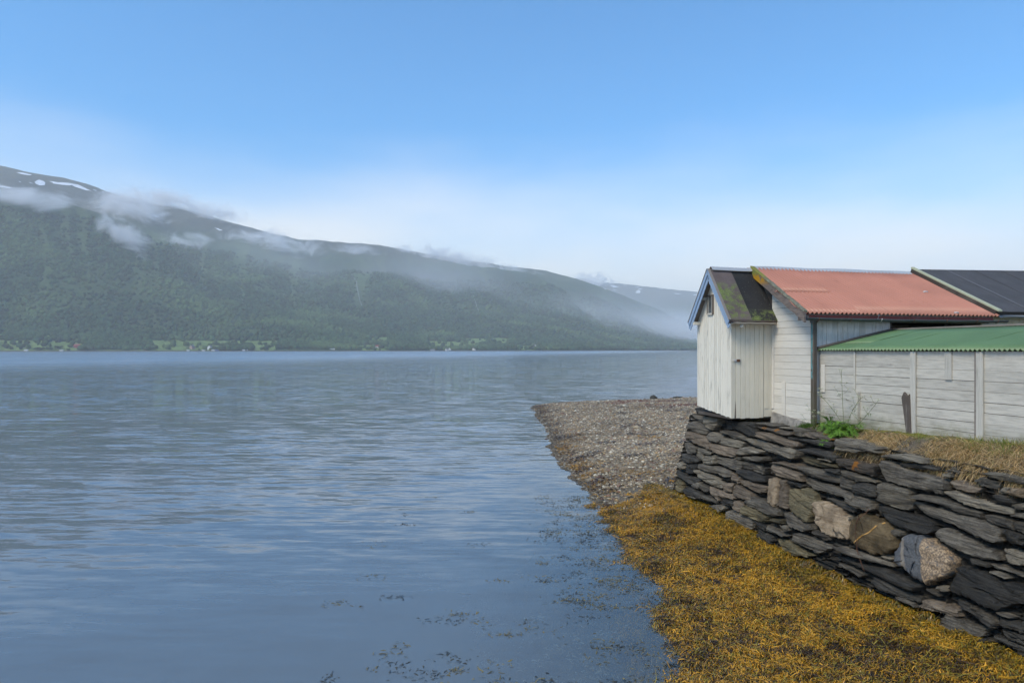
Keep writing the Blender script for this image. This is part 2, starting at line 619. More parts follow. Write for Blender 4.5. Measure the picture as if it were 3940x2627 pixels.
def band_stone():
    m = M('banded_gneiss')
    v = m.coords()
    y = m.xyz(v, 1)
    w = m.noise(v, 4, 4, 0.6)
    yy = m.math('ADD', y, m.math('MULTIPLY', m.math('SUBTRACT', w, 0.5), 0.10))
    z = m.xyz(v, 2)
    yy = m.math('ADD', yy, m.math('MULTIPLY', m.math('SUBTRACT', z, 0.9), -0.35))
    spk = m.noise(v, 30, 5, 0.7)
    dark = m.mix(m.rng(spk, 0.35, 0.65), (0.055, 0.057, 0.060), (0.105, 0.107, 0.108))
    pale = m.mix(m.rng(spk, 0.35, 0.6), (0.40, 0.285, 0.17), (0.12, 0.09, 0.065))
    f1 = m.rng(yy, -4.60, -4.58, 1, 0)
    f2 = m.math('MULTIPLY', m.rng(yy, -4.20, -4.17, 1, 0), m.rng(yy, -4.28, -4.24))
    c = m.mix(m.math('MULTIPLY', f2, 0.55), dark, (0.30, 0.25, 0.19))
    c = m.mix(m.math('MULTIPLY', f1, m.rng(m.noise(v, 7, 5, 0.7), 0.33, 0.45)), c, pale)
    m.color(c); m.rough(0.7)
    nb = m.bump(m.noise(v, 9, 6, 0.65), 0.03, 0.8)
    m.bump(spk, 0.008, 0.7, nb)
    return m.m


MAT['st_v'] = band_stone()


def vcol_mat(name, rough=0.8, spec=0.3, trans=0.0, bump=0.0):
    m = M(name)
    c = m.attr('tint')
    m.color(c); m.rough(rough)
    m.b.inputs['Specular IOR Level'].default_value = spec
    if bump:
        n = m.noise(m.coords(), 50, 4, 0.6)
        m.bump(n, bump, 0.7)
    return m.m


MAT['pebble'] = vcol_mat('shingle_pebbles', 0.6, 0.35)
MAT['weed'] = vcol_mat('bladderwrack', 0.34, 0.5)
MAT['grass'] = vcol_mat('grass_blades', 0.75, 0.2)
MAT['far_tree'] = vcol_mat('far_foliage', 0.95, 0.05)

# ================================================================ far terrain
FPX = 2627.0
HOR = 1345.0


def prof(pts, t):
    """polyline in photo bearings -> slope above the horizon for each bearing t"""
    xs = np.array([(p[0] - 1970) / FPX for p in pts]); ys = np.array([(HOR - p[1]) / FPX for p in pts])
    return np.interp(t, xs, ys)


SKY_B = [(-1600, 620), (-800, 615), (-300, 620), (0, 640), (120, 664), (250, 690), (400, 735), (550, 775), (700, 800), (850, 850), (1000, 885),
         (1150, 918), (1300, 930), (1450, 945), (1560, 960), (1700, 985), (1850, 1010), (1950, 1026), (2000, 1030),
         (2100, 1040), (2200, 1068), (2300, 1102), (2400, 1138), (2500, 1182), (2600, 1228), (2700, 1265), (2900, 1305), (3300, 1338), (4200, 1344)]
SKY_A = [(-1600, 520), (-500, 640), (0, 735), (200, 785), (420, 850), (560, 915), (700, 1000), (850, 1100), (1000, 1185), (1150, 1250),
         (1300, 1296), (1500, 1326), (1700, 1340), (2200, 1346), (4200, 1346)]
SKY_E = [(-1600, 1100), (0, 1180), (400, 1200), (700, 1170), (900, 1150), (1050, 1165), (1250, 1200), (1450, 1240), (1600, 1275), (1800, 1300), (2050, 1318), (2400, 1335), (4200, 1345)]
SKY_C = [(-1600, 1100), (1500, 1120), (2000, 1095), (2150, 1075), (2240, 1072), (2300, 1090), (2380, 1094), (2450, 1100), (2550, 1111), (2650, 1120), (2750, 1130),
         (3000, 1150), (3400, 1165), (4000, 1185), (5200, 1200), (6500, 1200)]


def shore_depth(t):
    return np.interp(t, [-1.4, -0.75, -0.3, 0.1, 0.27, 0.5, 1.0, 2.0], [1650, 1700, 1850, 2300, 3000, 4300, 6000, 7000])


def ridge_depth(t):
    return np.interp(t, [-1.4, -0.75, -0.3, 0.1, 0.27, 0.5, 1.0, 2.0], [3900, 4000, 4700, 5800, 6800, 7400, 7900, 8300])


def rise(q, k=1.0):
    """slope profile shore -> ridge: flat strand, fields, then steepening woodland"""
    q = np.clip(q, 0, 1)
    return 0.05 * np.minimum(q / 0.10, 1) * (1 - q) + (q ** 1.35) * sstep(0.02, 0.30, q) * (1 - 0.16 * q ** 3) / 0.84


def terrain_z(t, Y):
    X = t * Y
    D0 = shore_depth(t) * (1 + 0.015 * fbm(t * 18, t * 0 + 3, 4, 5))
    D1 = ridge_depth(t)
    qB = (Y - D0) / (D1 - D0)
    HB = prof(SKY_B, t) * D1 + 4.4
    zB = HB * np.where(qB <= 1, rise(qB) ** 1.25, np.maximum(1 - 0.5 * (qB - 1), 0.2))
    DA = D0 + 0.42 * (D1 - D0)
    qA = (Y - D0) / (DA - D0)
    HA = prof(SKY_A, t) * DA + 4.4
    zA = HA * np.where(qA <= 1, rise(qA), np.maximum(1 - 1.5 * (qA - 1) ** 1.1, 0))
    DE = D0 + 0.34 * (D1 - D0)
    qE = (Y - D0) / (DE - D0)
    HE = prof(SKY_E, t) * DE + 4.4
    zE = HE * np.where(qE <= 1, rise(qE), np.maximum(1 - 1.2 * (qE - 1), 0))
    HC = prof(SKY_C, t) * 10500 + 4.4
    zC = HC * (sstep(7600, 10500, Y) * (1 - 0.25 * sstep(10500, 12500, Y)))
    k = 26.0
    mx = np.maximum(np.maximum(zA, zB), np.maximum(zC, zE))
    z = mx + k * np.log(np.exp((zA - mx) / k) + np.exp((zB - mx) / k) + np.exp((zC - mx) / k) + np.exp((zE - mx) / k)) - k * math.log(4) * np.exp(-mx / 40)
    gul = np.abs(fbm(X / 420 + 0.15 * Y / 420, Y / 1500, 4, 21))
    rough = fbm(X / 260, Y / 260, 5, 33)
    amp = np.clip(z / 260, 0, 1)
    z = z + amp * (16 * rough - 105 * (0.25 - gul) * sstep(0.1, 0.5, qB) * (1 - sstep(0.82, 1.0, qB)))
    low = sstep(0, 60, Y - D0)
    z = np.where(Y < D0, -6 + 0 * z, np.maximum(z * low + 1.2 * low * (1 + vnoise(X / 60, Y / 60, 3)), -6 + 7.5 * low))
    return z


NT = 900
tt = np.concatenate([np.linspace(-1.30, -0.80, 60, endpoint=False), np.linspace(-0.80, 0.36, 760, endpoint=False), np.linspace(0.36, 1.5, 80)])
RQ = np.concatenate([np.linspace(-0.012, 0.10, 46, endpoint=False), np.linspace(0.10, 1.05, 150, endpoint=False), np.linspace(1.05, 2.3, 34)])
TT, QQ = np.meshgrid(tt, RQ)
D0g, D1g = shore_depth(TT), ridge_depth(TT)
YY = D0g + QQ * (D1g - D0g)
YY = np.where(QQ > 1.05, (D0g + 1.05 * (D1g - D0g)) + (QQ - 1.05) / 1.25 * (12400 - (D0g + 1.05 * (D1g - D0g))), YY)
ZZ = terrain_z(TT, YY)
TV = np.stack([TT * YY, YY, ZZ], -1).reshape(-1, 3)


def on_terrain(px, py):
    """first ground point seen along a bearing at a given angle"""
    t = (px - 1970) / FPX; e = (HOR - py) / FPX
    D0 = float(shore_depth(np.array(t))); D1 = float(ridge_depth(np.array(t)))
    Y = np.concatenate([np.linspace(D0, D0 + 0.25 * (D1 - D0), 1500), np.linspace(D0 + 0.25 * (D1 - D0), D1 * 1.02, 1500), np.linspace(D1 * 1.02, 11500, 800)])
    z = terrain_z(np.full_like(Y, t), Y)
    el = (z - 4.4) / Y
    i = np.argmax(el >= e)
    if el[i] < e: i = int(np.argmax(el))
    return Vector((t * Y[i], Y[i], z[i]))


# land cover: woodland, fields near the shore, bare fell above
def field_mask(px, py):
    m = np.zeros_like(px)
    for (x0, x1, y0, y1) in FIELDS:
        cx, cy, rx, ry = (x0 + x1) / 2, (y0 + y1) / 2, (x1 - x0) / 2, (y1 - y0) / 2
        w = 0.25 * fbm(px / 60, py / 14, 3, 77)
        m = np.maximum(m, 1 - sstep(0.80, 1.0, np.maximum(np.abs((px - cx) / rx), np.abs((py - cy) / ry)) + w))
    return m


FIELDS = [(-60, 330, 1306, 1375), (-60, 35, 1278, 1302), (165, 205, 1286, 1340), (570, 880, 1308, 1375), (800, 1090, 1310, 1332), (975, 1055, 1308, 1350), (1370, 1500, 1326, 1372), (1640, 1850, 1312, 1346),
          (1780, 1960, 1300, 1330), (1980, 2080, 1318, 1346), (1030, 1065, 1312, 1345), (1420, 1500, 1296, 1322), (320, 570, 1343, 1375)]
PXg = 1970 + FPX * TT; PYg = HOR - FPX * (ZZ - 4.4) / YY
fm = field_mask(PXg, PYg)
hn = fbm(TT * YY / 180, YY / 180, 4, 50)
fine = fbm(TT * YY / 34, YY / 34, 3, 51)
wood = np.stack([0.034 + 0.012 * hn + 0.010 * fine, 0.068 + 0.018 * hn + 0.016 * fine, 0.027 + 0.006 * hn + 0.006 * fine], -1)
fell = np.stack([0.085 + 0.03 * hn, 0.088 + 0.03 * hn, 0.062 + 0.02 * hn], -1)
grassf = np.stack([0.15 + 0.03 * fine, 0.215 + 0.03 * fine, 0.075 + 0.01 * fine], -1)
up = sstep(520, 760, ZZ + 90 * hn)[..., None]
cov = wood * (1 - up) + fell * up
def clearing(t, Y, z):
    """avalanche tracks and open birch glades"""
    a = sstep(0.12, 0.40, fbm(t * 70 + 1.4 * fbm(Y / 420, t * 6, 3, 5), Y / 1500, 3, 71)) * sstep(90, 240, z) * (1 - sstep(560, 700, z))
    b = sstep(0.22, 0.5, fbm(t * Y / 330, Y / 420, 4, 73)) * (1 - sstep(200, 480, z))
    return np.maximum(a, 0.8 * b)


trk = clearing(TT, YY, ZZ)[..., None]
cov = cov * (1 - 0.55 * trk) + 0.55 * trk * np.array([0.095, 0.135, 0.052])
big = fbm(TT * YY / 520, YY / 520, 3, 98)[..., None]
cov = cov * (1 + 0.45 * big)
rock = (sstep(0.30, 0.5, fbm(TT * YY / 300, ZZ / 90, 4, 61)) * sstep(250, 330, ZZ) * (1 - sstep(450, 520, ZZ)))[..., None]
cov = cov * (1 - 0.5 * rock) + 0.5 * rock * np.array([0.075, 0.08, 0.09])
# brighter scrub along the low spur
scrub = (sstep(0.1, 0.5, fbm(TT * YY / 240, YY / 240, 3, 91)) * (1 - sstep(60, 260, ZZ)))[..., None]
cov = cov * (1 - 0.45 * scrub) + 0.45 * scrub * np.array([0.065, 0.105, 0.038])
cov = cov * (1 - fm[..., None]) + grassf * fm[..., None]
strand = (1 - sstep(1.0, 2.6, ZZ))[..., None]
cov = cov * (1 - strand) + strand * np.array([0.085, 0.07, 0.058])
cov = np.clip(cov, 0.008, 0.9)


def terr_mat():
    m = M('far_hillside')
    c = m.attr('tint')
    n = m.noise(m.coords(), 0.05, 6, 0.7)
    n2 = m.noise(m.coords(), 0.012, 5, 0.6)
    c = m.mix(1.0, c, m.mix(m.rng(n, 0.25, 0.75), (0.62, 0.62, 0.62), (1.3, 1.3, 1.3)), 'MULTIPLY')
    m.color(c); m.rough(0.95)
    m.b.inputs['Specular IOR Level'].default_value = 0.05
    m.bump(n, 14.0, 0.8)
    return m.m


MAT['terrain'] = terr_mat()
hill = np_mesh('mountain', TV, grid_faces(len(RQ), len(tt)), MAT['terrain'], None, True, cov.reshape(-1, 3))
tag(hill, 'long green fjord mountain with misty slopes across the water', kind='structure')

# ---- snow patches lying on the fell
SNOW = [[(62, 665), (90, 666), (122, 674), (118, 677), (88, 673)],
        [(0, 715), (28, 720), (52, 726), (30, 727), (0, 722)],
        [(132, 702), (150, 692), (172, 702), (172, 714), (152, 716), (140, 710)],
        [(190, 699), (225, 703), (262, 705), (300, 712), (352, 737), (330, 733), (290, 716), (235, 713), (205, 708)],
        [(112, 702), (128, 708), (122, 709)], [(68, 697), (82, 702), (76, 703)],
        [(355, 730), (372, 733), (368, 735)], [(388, 737), (402, 742), (396, 742)],
        [(580, 830), (596, 828), (612, 836), (600, 837)],
        [(825, 877), (838, 880), (857, 889), (846, 888)],
        [(970, 868), (988, 869), (999, 873), (988, 873)], [(1004, 873), (1030, 873), (1052, 878), (1088, 883), (1060, 881), (1020, 877)],
        [(2262, 1090), (2290, 1092), (2280, 1094)], [(2343, 1100), (2362, 1098), (2384, 1105), (2362, 1107)],
        [(2318, 1109), (2335, 1114), (2328, 1115)], [(2358, 1113), (2374, 1117), (2366, 1118)], [(2448, 1120), (2456, 1116), (2464, 1128), (2446, 1128)],
        [(2400, 1097), (2414, 1099), (2408, 1101)], [(2470, 1097), (2488, 1099), (2478, 1101)], [(2450, 1110), (2475, 1112), (2460, 1114)],
        [(2535, 1110), (2552, 1112), (2542, 1114)], [(2590, 1129), (2625, 1131), (2606, 1133)], [(2660, 1134), (2690, 1133), (2675, 1137)], [(2440, 1104), (2462, 1105), (2450, 1107)]]
SV, SF = [], []
for poly in SNOW:
    # subdivide the outline so the patch drapes with a ragged edge
    P = []
    for i in range(len(poly)):
        a, b = np.array(poly[i], float), np.array(poly[(i + 1) % len(poly)], float)
        for k in range(3):
            p = a + (b - a) * k / 3
            P.append(p + rng.normal(0, 0.8, 2) * np.array([2.0, 0.6]))
    c = np.mean(P, 0)
    b0 = len(SV)
    pts = [on_terrain(*c)] + [on_terrain(*p) for p in P]
    for p in pts:
        SV.append((p.x * 0.9985, p.y * 0.9985, (p.z - 4.4) * 0.9985 + 4.4 + 2.0))
    n = len(P)
    for i in range(n):
        SF.append((b0, b0 + 1 + i, b0 + 1 + (i + 1) % n))
snow = np_mesh('snow', SV, SF, simple('old_snow', (0.85, 0.87, 0.9), 0.8))
tag(snow, 'white snow patches left on the high fell', kind='stuff')

# ---- streams running down the mountain
MAT['stream'] = simple('white_water', (0.30, 0.31, 0.31), 0.6)
for pts in ([(1345, 1040), (1352, 1055), (1372, 1085), (1374, 1110), (1380, 1135), (1384, 1158), (1396, 1185)], [(1822, 1140), (1830, 1165), (1842, 1200)]):
    P = [on_terrain(*p) for p in pts]
    V, F = [], []
    for i, p in enumerate(P):
        w = 1.2 * (0.4 + rng.random())
        q = Vector((p.x, p.y, p.z - 4.4)) * 0.998
        V += [(q.x - w, q.y, q.z + 6), (q.x + w, q.y, q.z + 6)]
        if i: F.append((2 * i - 2, 2 * i - 1, 2 * i + 1, 2 * i))
    tag(np_mesh('stream', V, F, MAT['stream']), 'thin white mountain stream falling down the far slope', kind='structure')

# ---- woodland on the far slopes (one mass)
ICO_V = []
ph = (1 + 5 ** 0.5) / 2
for a, b in ((1, ph), (-1, ph), (1, -ph), (-1, -ph)):
    ICO_V += [(0, a, b), (a, b, 0), (b, 0, a)]
ICO_V = np.array(ICO_V) / math.sqrt(1 + ph * ph)
_bm = bmesh.new()
for v in ICO_V: _bm.verts.new(v)
bmesh.ops.convex_hull(_bm, input=list(_bm.verts))
_bm.verts.index_update()
ICO_F = np.array([[v.index for v in f.verts] for f in _bm.faces])
_bm.free()
OCT_V = np.array([(1, 0, 0), (0, 1, 0), (-1, 0, 0), (0, -1, 0), (0, 0, 1), (0, 0, -1)], float)
OCT_F = np.array([(0, 1, 4), (1, 2, 4), (2, 3, 4), (3, 0, 4), (1, 0, 5), (2, 1, 5), (3, 2, 5), (0, 3, 5)])


def scatter(BV, BF, pos, scl, rot, jitter, col, r=rng):
    """copies of a small solid joined into arrays"""
    n = len(pos); k = len(BV)
    V = np.repeat(BV[None], n, 0) * (1 + jitter * (r.random((n, k, 1)) - 0.5))
    V = V * scl[:, None, :]
    c, s = np.cos(rot), np.sin(rot)
    X = V[..., 0] * c[:, None] - V[..., 1] * s[:, None]
    Y = V[..., 0] * s[:, None] + V[..., 1] * c[:, None]
    V = np.stack([X, Y, V[..., 2]], -1) + pos[:, None, :]
    F = (BF[None] + (np.arange(n) * k)[:, None, None]).reshape(-1, BF.shape[1])
    return V.reshape(-1, 3), F, np.repeat(col, k, 0)


NTREE = 76000
t_ = rng.uniform(-0.95, 0.30, NTREE)
q_ = rng.random(NTREE) ** 1.6 * 0.62 + 0.012
D0_, D1_ = shore_depth(t_), ridge_depth(t_)
Y_ = D0_ + q_ * (D1_ - D0_)
z_ = terrain_z(t_, Y_)
px_, py_ = 1970 + FPX * t_, HOR - FPX * (z_ - 4.4) / Y_
keep = (field_mask(px_, py_) < 0.35) | (rng.random(NTREE) < 0.05)
keep &= (rng.random(NTREE) > 0.85 * clearing(t_, Y_, z_))
keep &= (z_ > 2.6) & (z_ < 520) & (rng.random(NTREE) < 0.45 + 0.5 * sstep(-0.2, 0.3, fbm(t_ * Y_ / 120, Y_ / 120, 3, 8)) + 0.3 * (z_ < 60))
t_, Y_, z_ = t_[keep], Y_[keep], z_[keep]
n_ = len(t_)
r_ = rng.uniform(3.2, 7.0, n_) * np.where(z_ < 50, 1.15, 1.0) * (0.7 + Y_ / 6000)
pos_ = np.stack([t_ * Y_, Y_, z_ + r_ * 0.55], -1)
scl_ = np.stack([r_ * rng.uniform(0.8, 1.3, n_), r_, r_ * rng.uniform(0.8, 1.35, n_)], -1)
g_ = rng.random(n_)[:, None]
cl_ = fbm(pos_[:, 0] / 150, pos_[:, 1] / 150, 3, 14)[:, None]
colr = np.array([0.028, 0.058, 0.022]) * (0.45 + 1.0 * g_) + np.clip(cl_ * 1.5, 0, 1) * np.array([0.05, 0.065, 0.02])
lo = z_ < 45
V1, F1, C1 = scatter(ICO_V, ICO_F, pos_[lo], scl_[lo], rng.uniform(0, 6.28, lo.sum()), 0.5, colr[lo])
V2, F2, C2 = scatter(OCT_V, OCT_F, pos_[~lo], scl_[~lo] * 1.15, rng.uniform(0, 6.28, (~lo).sum()), 0.6, colr[~lo])
V, F, C = np.vstack([V1, V2]), np.vstack([F1, F2 + len(V1)]), np.vstack([C1, C2])
tag(np_mesh('far_wood', V, F, MAT['far_tree'], None, False, C), 'dark green birch wood covering the far mountainside', kind='stuff')

# ================================================================ water, beach
SHORE = np.array([(0.6, 3.0), (1.6, 6.0), (2.15, 8.2), (2.38, 9.0), (2.62, 9.5), (2.5, 10.2), (2.84, 10.96), (2.95, 11.56), (3.0, 12.5), (2.86, 14.2), (2.72, 16.6),
                  (2.8, 17.9), (2.51, 19.4), (2.27, 22.9), (1.98, 26), (1.88, 30.8), (2.02, 37.9), (1.83, 43.6), (1.66, 50.3), (1.70, 53.5)])
BACK = np.array([(1.70, 53.5), (3.2, 55.8), (6.2, 57.8), (10.9, 59.9), (16.9, 62.5), (30, 66), (60, 74)])


def beach_z(X, Y):
    xs = np.interp(Y, SHORE[:, 1], SHORE[:, 0])
    xs = xs + (0.30 * fbm(X * 0 + 2.0, Y * 0.9, 5, 12, 0.6) + 0.10 * fbm(X * 1.5, Y * 1.5, 3, 13)) * sstep(7, 9, Y)
    d1 = X - xs
    yb = np.interp(X, BACK[:, 0], BACK[:, 1])
    d2 = (yb - Y) * 0.8 + 0.25 * fbm(X * 0.6, Y * 0, 3, 19)
    sl = 0.052 + 0.29 * sstep(13.5, 18.5, Y) - 0.20 * sstep(22, 32, Y)
    cap = 0.42 + 0.5 * sstep(13, 18, Y) - 0.1 * sstep(24, 40, Y)
    f1 = np.where(d1 > 0, cap * (1 - np.exp(-d1 * sl / cap)), np.maximum(d1 * 0.16, -3.2 + 0 * d1))
    f2 = np.where(d2 > 0, 0.75 * (1 - np.exp(-d2 * 0.10 / 0.75)), np.maximum(d2 * 0.15, -3.2 + 0 * d2))
    z = np.minimum(f1, f2)
    z = z + 0.035 * fbm(X * 0.8, Y * 0.8, 3, 40) * sstep(-0.5, 0.6, z * 4) + 0.012 * fbm(X * 3, Y * 3, 3, 41)
    return z


gx = np.concatenate([np.linspace(-140, -12, 26, endpoint=False), np.linspace(-12, 0, 40, endpoint=False), np.linspace(0, 9, 150, endpoint=False), np.linspace(9, 60, 60)])
gy = np.concatenate([np.linspace(-60, 3, 18, endpoint=False), np.linspace(3, 24, 210, endpoint=False), np.linspace(24, 66, 150, endpoint=False), np.linspace(66, 260, 30)])
GX, GY = np.meshgrid(gx, gy)
GZ = beach_z(GX, GY)


def bed_mat():
    m = M('beach_ground')
    v = m.coords()
    z = m.xyz(v, 2)
    n = m.noise(v, 22, 6, 0.7)
    n2 = m.noise(v, 1.2, 5, 0.6)
    c = m.mix(m.rng(n, 0.3, 0.7), (0.07, 0.058, 0.042), (0.17, 0.145, 0.11))
    wet = m.mix(m.rng(n2, 0.35, 0.65), (0.085, 0.08, 0.062), (0.19, 0.18, 0.15))
    c = m.mix(m.rng(z, -0.02, 0.06), wet, c)
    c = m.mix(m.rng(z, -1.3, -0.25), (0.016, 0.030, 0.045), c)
    m.color(c); m.rough(0.9); m.bump(n, 0.03, 0.8)
    return m.m


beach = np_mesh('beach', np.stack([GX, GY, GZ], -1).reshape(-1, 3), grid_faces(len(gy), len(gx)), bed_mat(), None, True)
tag(beach, 'shingle beach sloping under the fjord water', kind='structure')

# deep bed far out, so that the water never ends over nothing
bed = py_mesh('seabed', [(-13000, -13000, -6.5), (13000, -13000, -6.5), (13000, 13000, -6.5), (-13000, 13000, -6.5)], [(0, 1, 2, 3)],
              simple('deep_bed', (0.015, 0.03, 0.045)))
tag(bed, 'dark deep bed of the fjord', kind='structure')


def water_mat():
    m = M('fjord_water')
    m.n.remove(m.b)
    geo = m.n.new('ShaderNodeNewGeometry')
    def mp(scale, rot):
        x = m.n.new('ShaderNodeMapping')
        x.inputs['Scale'].default_value = scale
        x.inputs['Rotation'].default_value = (0, 0, rot)
        m.l.new(geo.outputs['Position'], x.inputs['Vector'])
        return x.outputs[0]
    def slopes(vec, scale, detail, kx, ky):
        n = m.n.new('ShaderNodeTexNoise')
        n.inputs['Scale'].default_value = scale
        n.inputs['Detail'].default_value = detail
        n.inputs['Roughness'].default_value = 0.5
        n.inputs['Distortion'].default_value = 0.3
        m.l.new(vec, n.inputs['Vector'])
        v = m.n.new('ShaderNodeVectorMath'); v.operation = 'SUBTRACT'
        v.inputs[1].default_value = (0.5, 0.5, 0.5)
        m.l.new(n.outputs['Color'], v.inputs[0])
        w = m.n.new('ShaderNodeVectorMath'); w.operation = 'MULTIPLY'
        w.inputs[1].default_value = (kx, ky, 0)
        m.l.new(v.outputs[0], w.inputs[0])
        return w.outputs[0]
    def vadd(a, b):
        v = m.n.new('ShaderNodeVectorMath'); v.operation = 'ADD'
        m.l.new(a, v.inputs[0]); m.l.new(b, v.inputs[1])
        return v.outputs[0]
    # long low ripples, crests running roughly across the view
    s1 = slopes(mp((0.15, 1.0, 1), rad(36)), 3.4, 2, 0.34, 0.80)
    s2 = slopes(mp((0.25, 1.0, 1), rad(24)), 8.0, 2, 0.18, 0.45)
    s3 = slopes(mp((0.4, 1.0, 1), rad(20)), 0.45, 2, 0.05, 0.12)
    # cat's paws: where the breeze reaches the surface
    gust = m.noise(mp((0.30, 1.0, 1), rad(14)), 0.045, 4, 0.55, 0.8)
    gust2 = m.noise(mp((0.4, 1.0, 1), rad(24)), 0.16, 3, 0.5, 0.6)
    g = m.math('ADD', m.math('MULTIPLY', gust, 0.6), m.math('MULTIPLY', gust2, 0.4))
    ruf = m.rng(g, 0.40, 0.60, 0.42, 1.0)
    # sheltered water lies still close under the beach and quay
    px = m.xyz(geo.outputs['Position'], 0)
    py = m.xyz(geo.outputs['Position'], 1)
    off = m.math('ADD', m.math('MULTIPLY', px, -1.0), m.math('MULTIPLY', py, 0.30))
    shelter = m.math('ADD', m.rng(off, -1.0, 14.0, 0.06, 0.62), m.math('ADD', m.rng(off, 8.0, 80.0, 0.0, 1.0), m.rng(off, 100.0, 700.0, 0.0, 1.2)))
    amt = m.math('MULTIPLY', ruf, shelter)
    sm = m.n.new('ShaderNodeVectorMath'); sm.operation = 'SCALE'
    m.l.new(vadd(vadd(s1, s2), s3), sm.inputs[0])
    m.l.new(amt, sm.inputs['Scale'])
    up = m.n.new('ShaderNodeVectorMath'); up.operation = 'ADD'
    up.inputs[1].default_value = (0, 0, 1)
    m.l.new(sm.outputs[0], up.inputs[0])
    bp = m.n.new('ShaderNodeVectorMath'); bp.operation = 'NORMALIZE'
    m.l.new(up.outputs[0], bp.inputs[0])
    fr = m.n.new('ShaderNodeFresnel')
    fr.inputs['IOR'].default_value = 1.34
    m.l.new(bp.outputs[0], fr.inputs['Normal'])
    gl = m.n.new('ShaderNodeBsdfGlossy')
    m.l.new(m.rng(off, 22.0, 260.0, 0.035, 0.24), gl.inputs['Roughness'])
    gl.inputs['Color'].default_value = (0.97, 0.98, 1.0, 1)
    m.l.new(bp.outputs[0], gl.inputs['Normal'])
    tr = m.n.new('ShaderNodeBsdfTransparent')
    tr.inputs['Color'].default_value = (0.62, 0.74, 0.80, 1)
    df = m.n.new('ShaderNodeBsdfDiffuse')
    df.inputs['Color'].default_value = (0.195, 0.235, 0.262, 1)
    body = m.n.new('ShaderNodeMixShader')
    m.l.new(m.rng(px, -1.5, 3.0, 0.64, 0.22), body.inputs[0])   # silt clears over the shallows
    m.l.new(tr.outputs[0], body.inputs[1]); m.l.new(df.outputs[0], body.inputs[2])
    mx = m.n.new('ShaderNodeMixShader')
    m.l.new(fr.outputs[0], mx.inputs[0])
    m.l.new(body.outputs[0], mx.inputs[1]); m.l.new(gl.outputs[0], mx.inputs[2])
    m.l.new(mx.outputs[0], m.out.inputs['Surface'])
    return m.m


wx = np.array([-13000, -3000, -600, -100, 0, 100, 600, 3000, 13000.0]); wy = np.array([-13000, -3000, -200, 0, 40, 200, 1000, 4000, 13000.0])
WX, WY = np.meshgrid(wx, wy)
water = np_mesh('water', np.stack([WX, WY, 0 * WX], -1).reshape(-1, 3), grid_faces(9, 9), water_mat())
tag(water, 'calm rippled blue grey fjord water', kind='structure')

# ---- shingle
NP = 110000
pd = rng.random(NP)
py_ = 16.5 + (62 - 16.5) * pd ** 1.25
px_ = rng.uniform(1.0, 1.0, NP) + rng.random(NP) ** 1.15 * (2.5 + 0.30 * py_)
pz_ = beach_z(px_, py_)
lx, ly = W2L(px_, py_)
wallx = -1.57 + 0.27 * (pz_ - 0.2)
keep = (pz_ > -0.02) & ~((lx > wallx) & (ly < 4.2)) & (rng.random(NP) < sstep(17.0, 21.0, py_ + 2.2 * fbm(px_ * .5, py_ * .5, 3, 4)))
px_, py_, pz_ = px_[keep], py_[keep], pz_[keep]
n_ = len(px_)
ps = 0.020 + 0.042 * rng.random(n_) ** 2.2 + 0.0010 * py_
big = rng.random(n_) < 0.004
ps = np.where(big, ps * 2.0, ps)
scl_ = np.stack([ps * rng.uniform(0.8, 1.7, n_), ps * rng.uniform(0.7, 1.1, n_), ps * rng.uniform(0.28, 0.6, n_)], -1)
tone = rng.random(n_)
base = np.where(tone[:, None] < 0.50, np.array([0.155, 0.135, 0.105]), np.where(tone[:, None] < 0.72, np.array([0.26, 0.228, 0.18]),
       np.where(tone[:, None] < 0.86, np.array([0.25, 0.18, 0.10]), np.where(tone[:, None] < 0.93, np.array([0.46, 0.44, 0.39]), np.array([0.145, 0.085, 0.065])))))
patch = fbm(px_ * 0.35, py_ * 0.35, 3, 66)[:, None]
col_ = base * np.array([1.06, 0.98, 0.84]) * (0.70 + 0.75 * rng.random(n_)[:, None]) * (1 + 0.25 * patch)
wetk = sstep(0.0, 0.14, pz_)[:, None]
col_ = col_ * (0.5 + 0.5 * wetk)
redw = ((py_ > 46) & (fbm(px_ * .4, py_ * .3, 3, 9) > 0.12) & (px_ > 7))[:, None]
col_ = np.where(redw & (rng.random(n_)[:, None] < 0.55), np.array([0.13, 0.055, 0.035]), col_)
V, F, C = scatter(OCT_V, OCT_F, np.stack([px_, py_, pz_ + ps * 0.12], -1), scl_, rng.uniform(0, 6.28, n_), 0.7, col_)
tag(np_mesh('gravel', V, F, MAT['pebble'], None, False, C), 'grey and tan shingle covering the beach', kind='stuff')


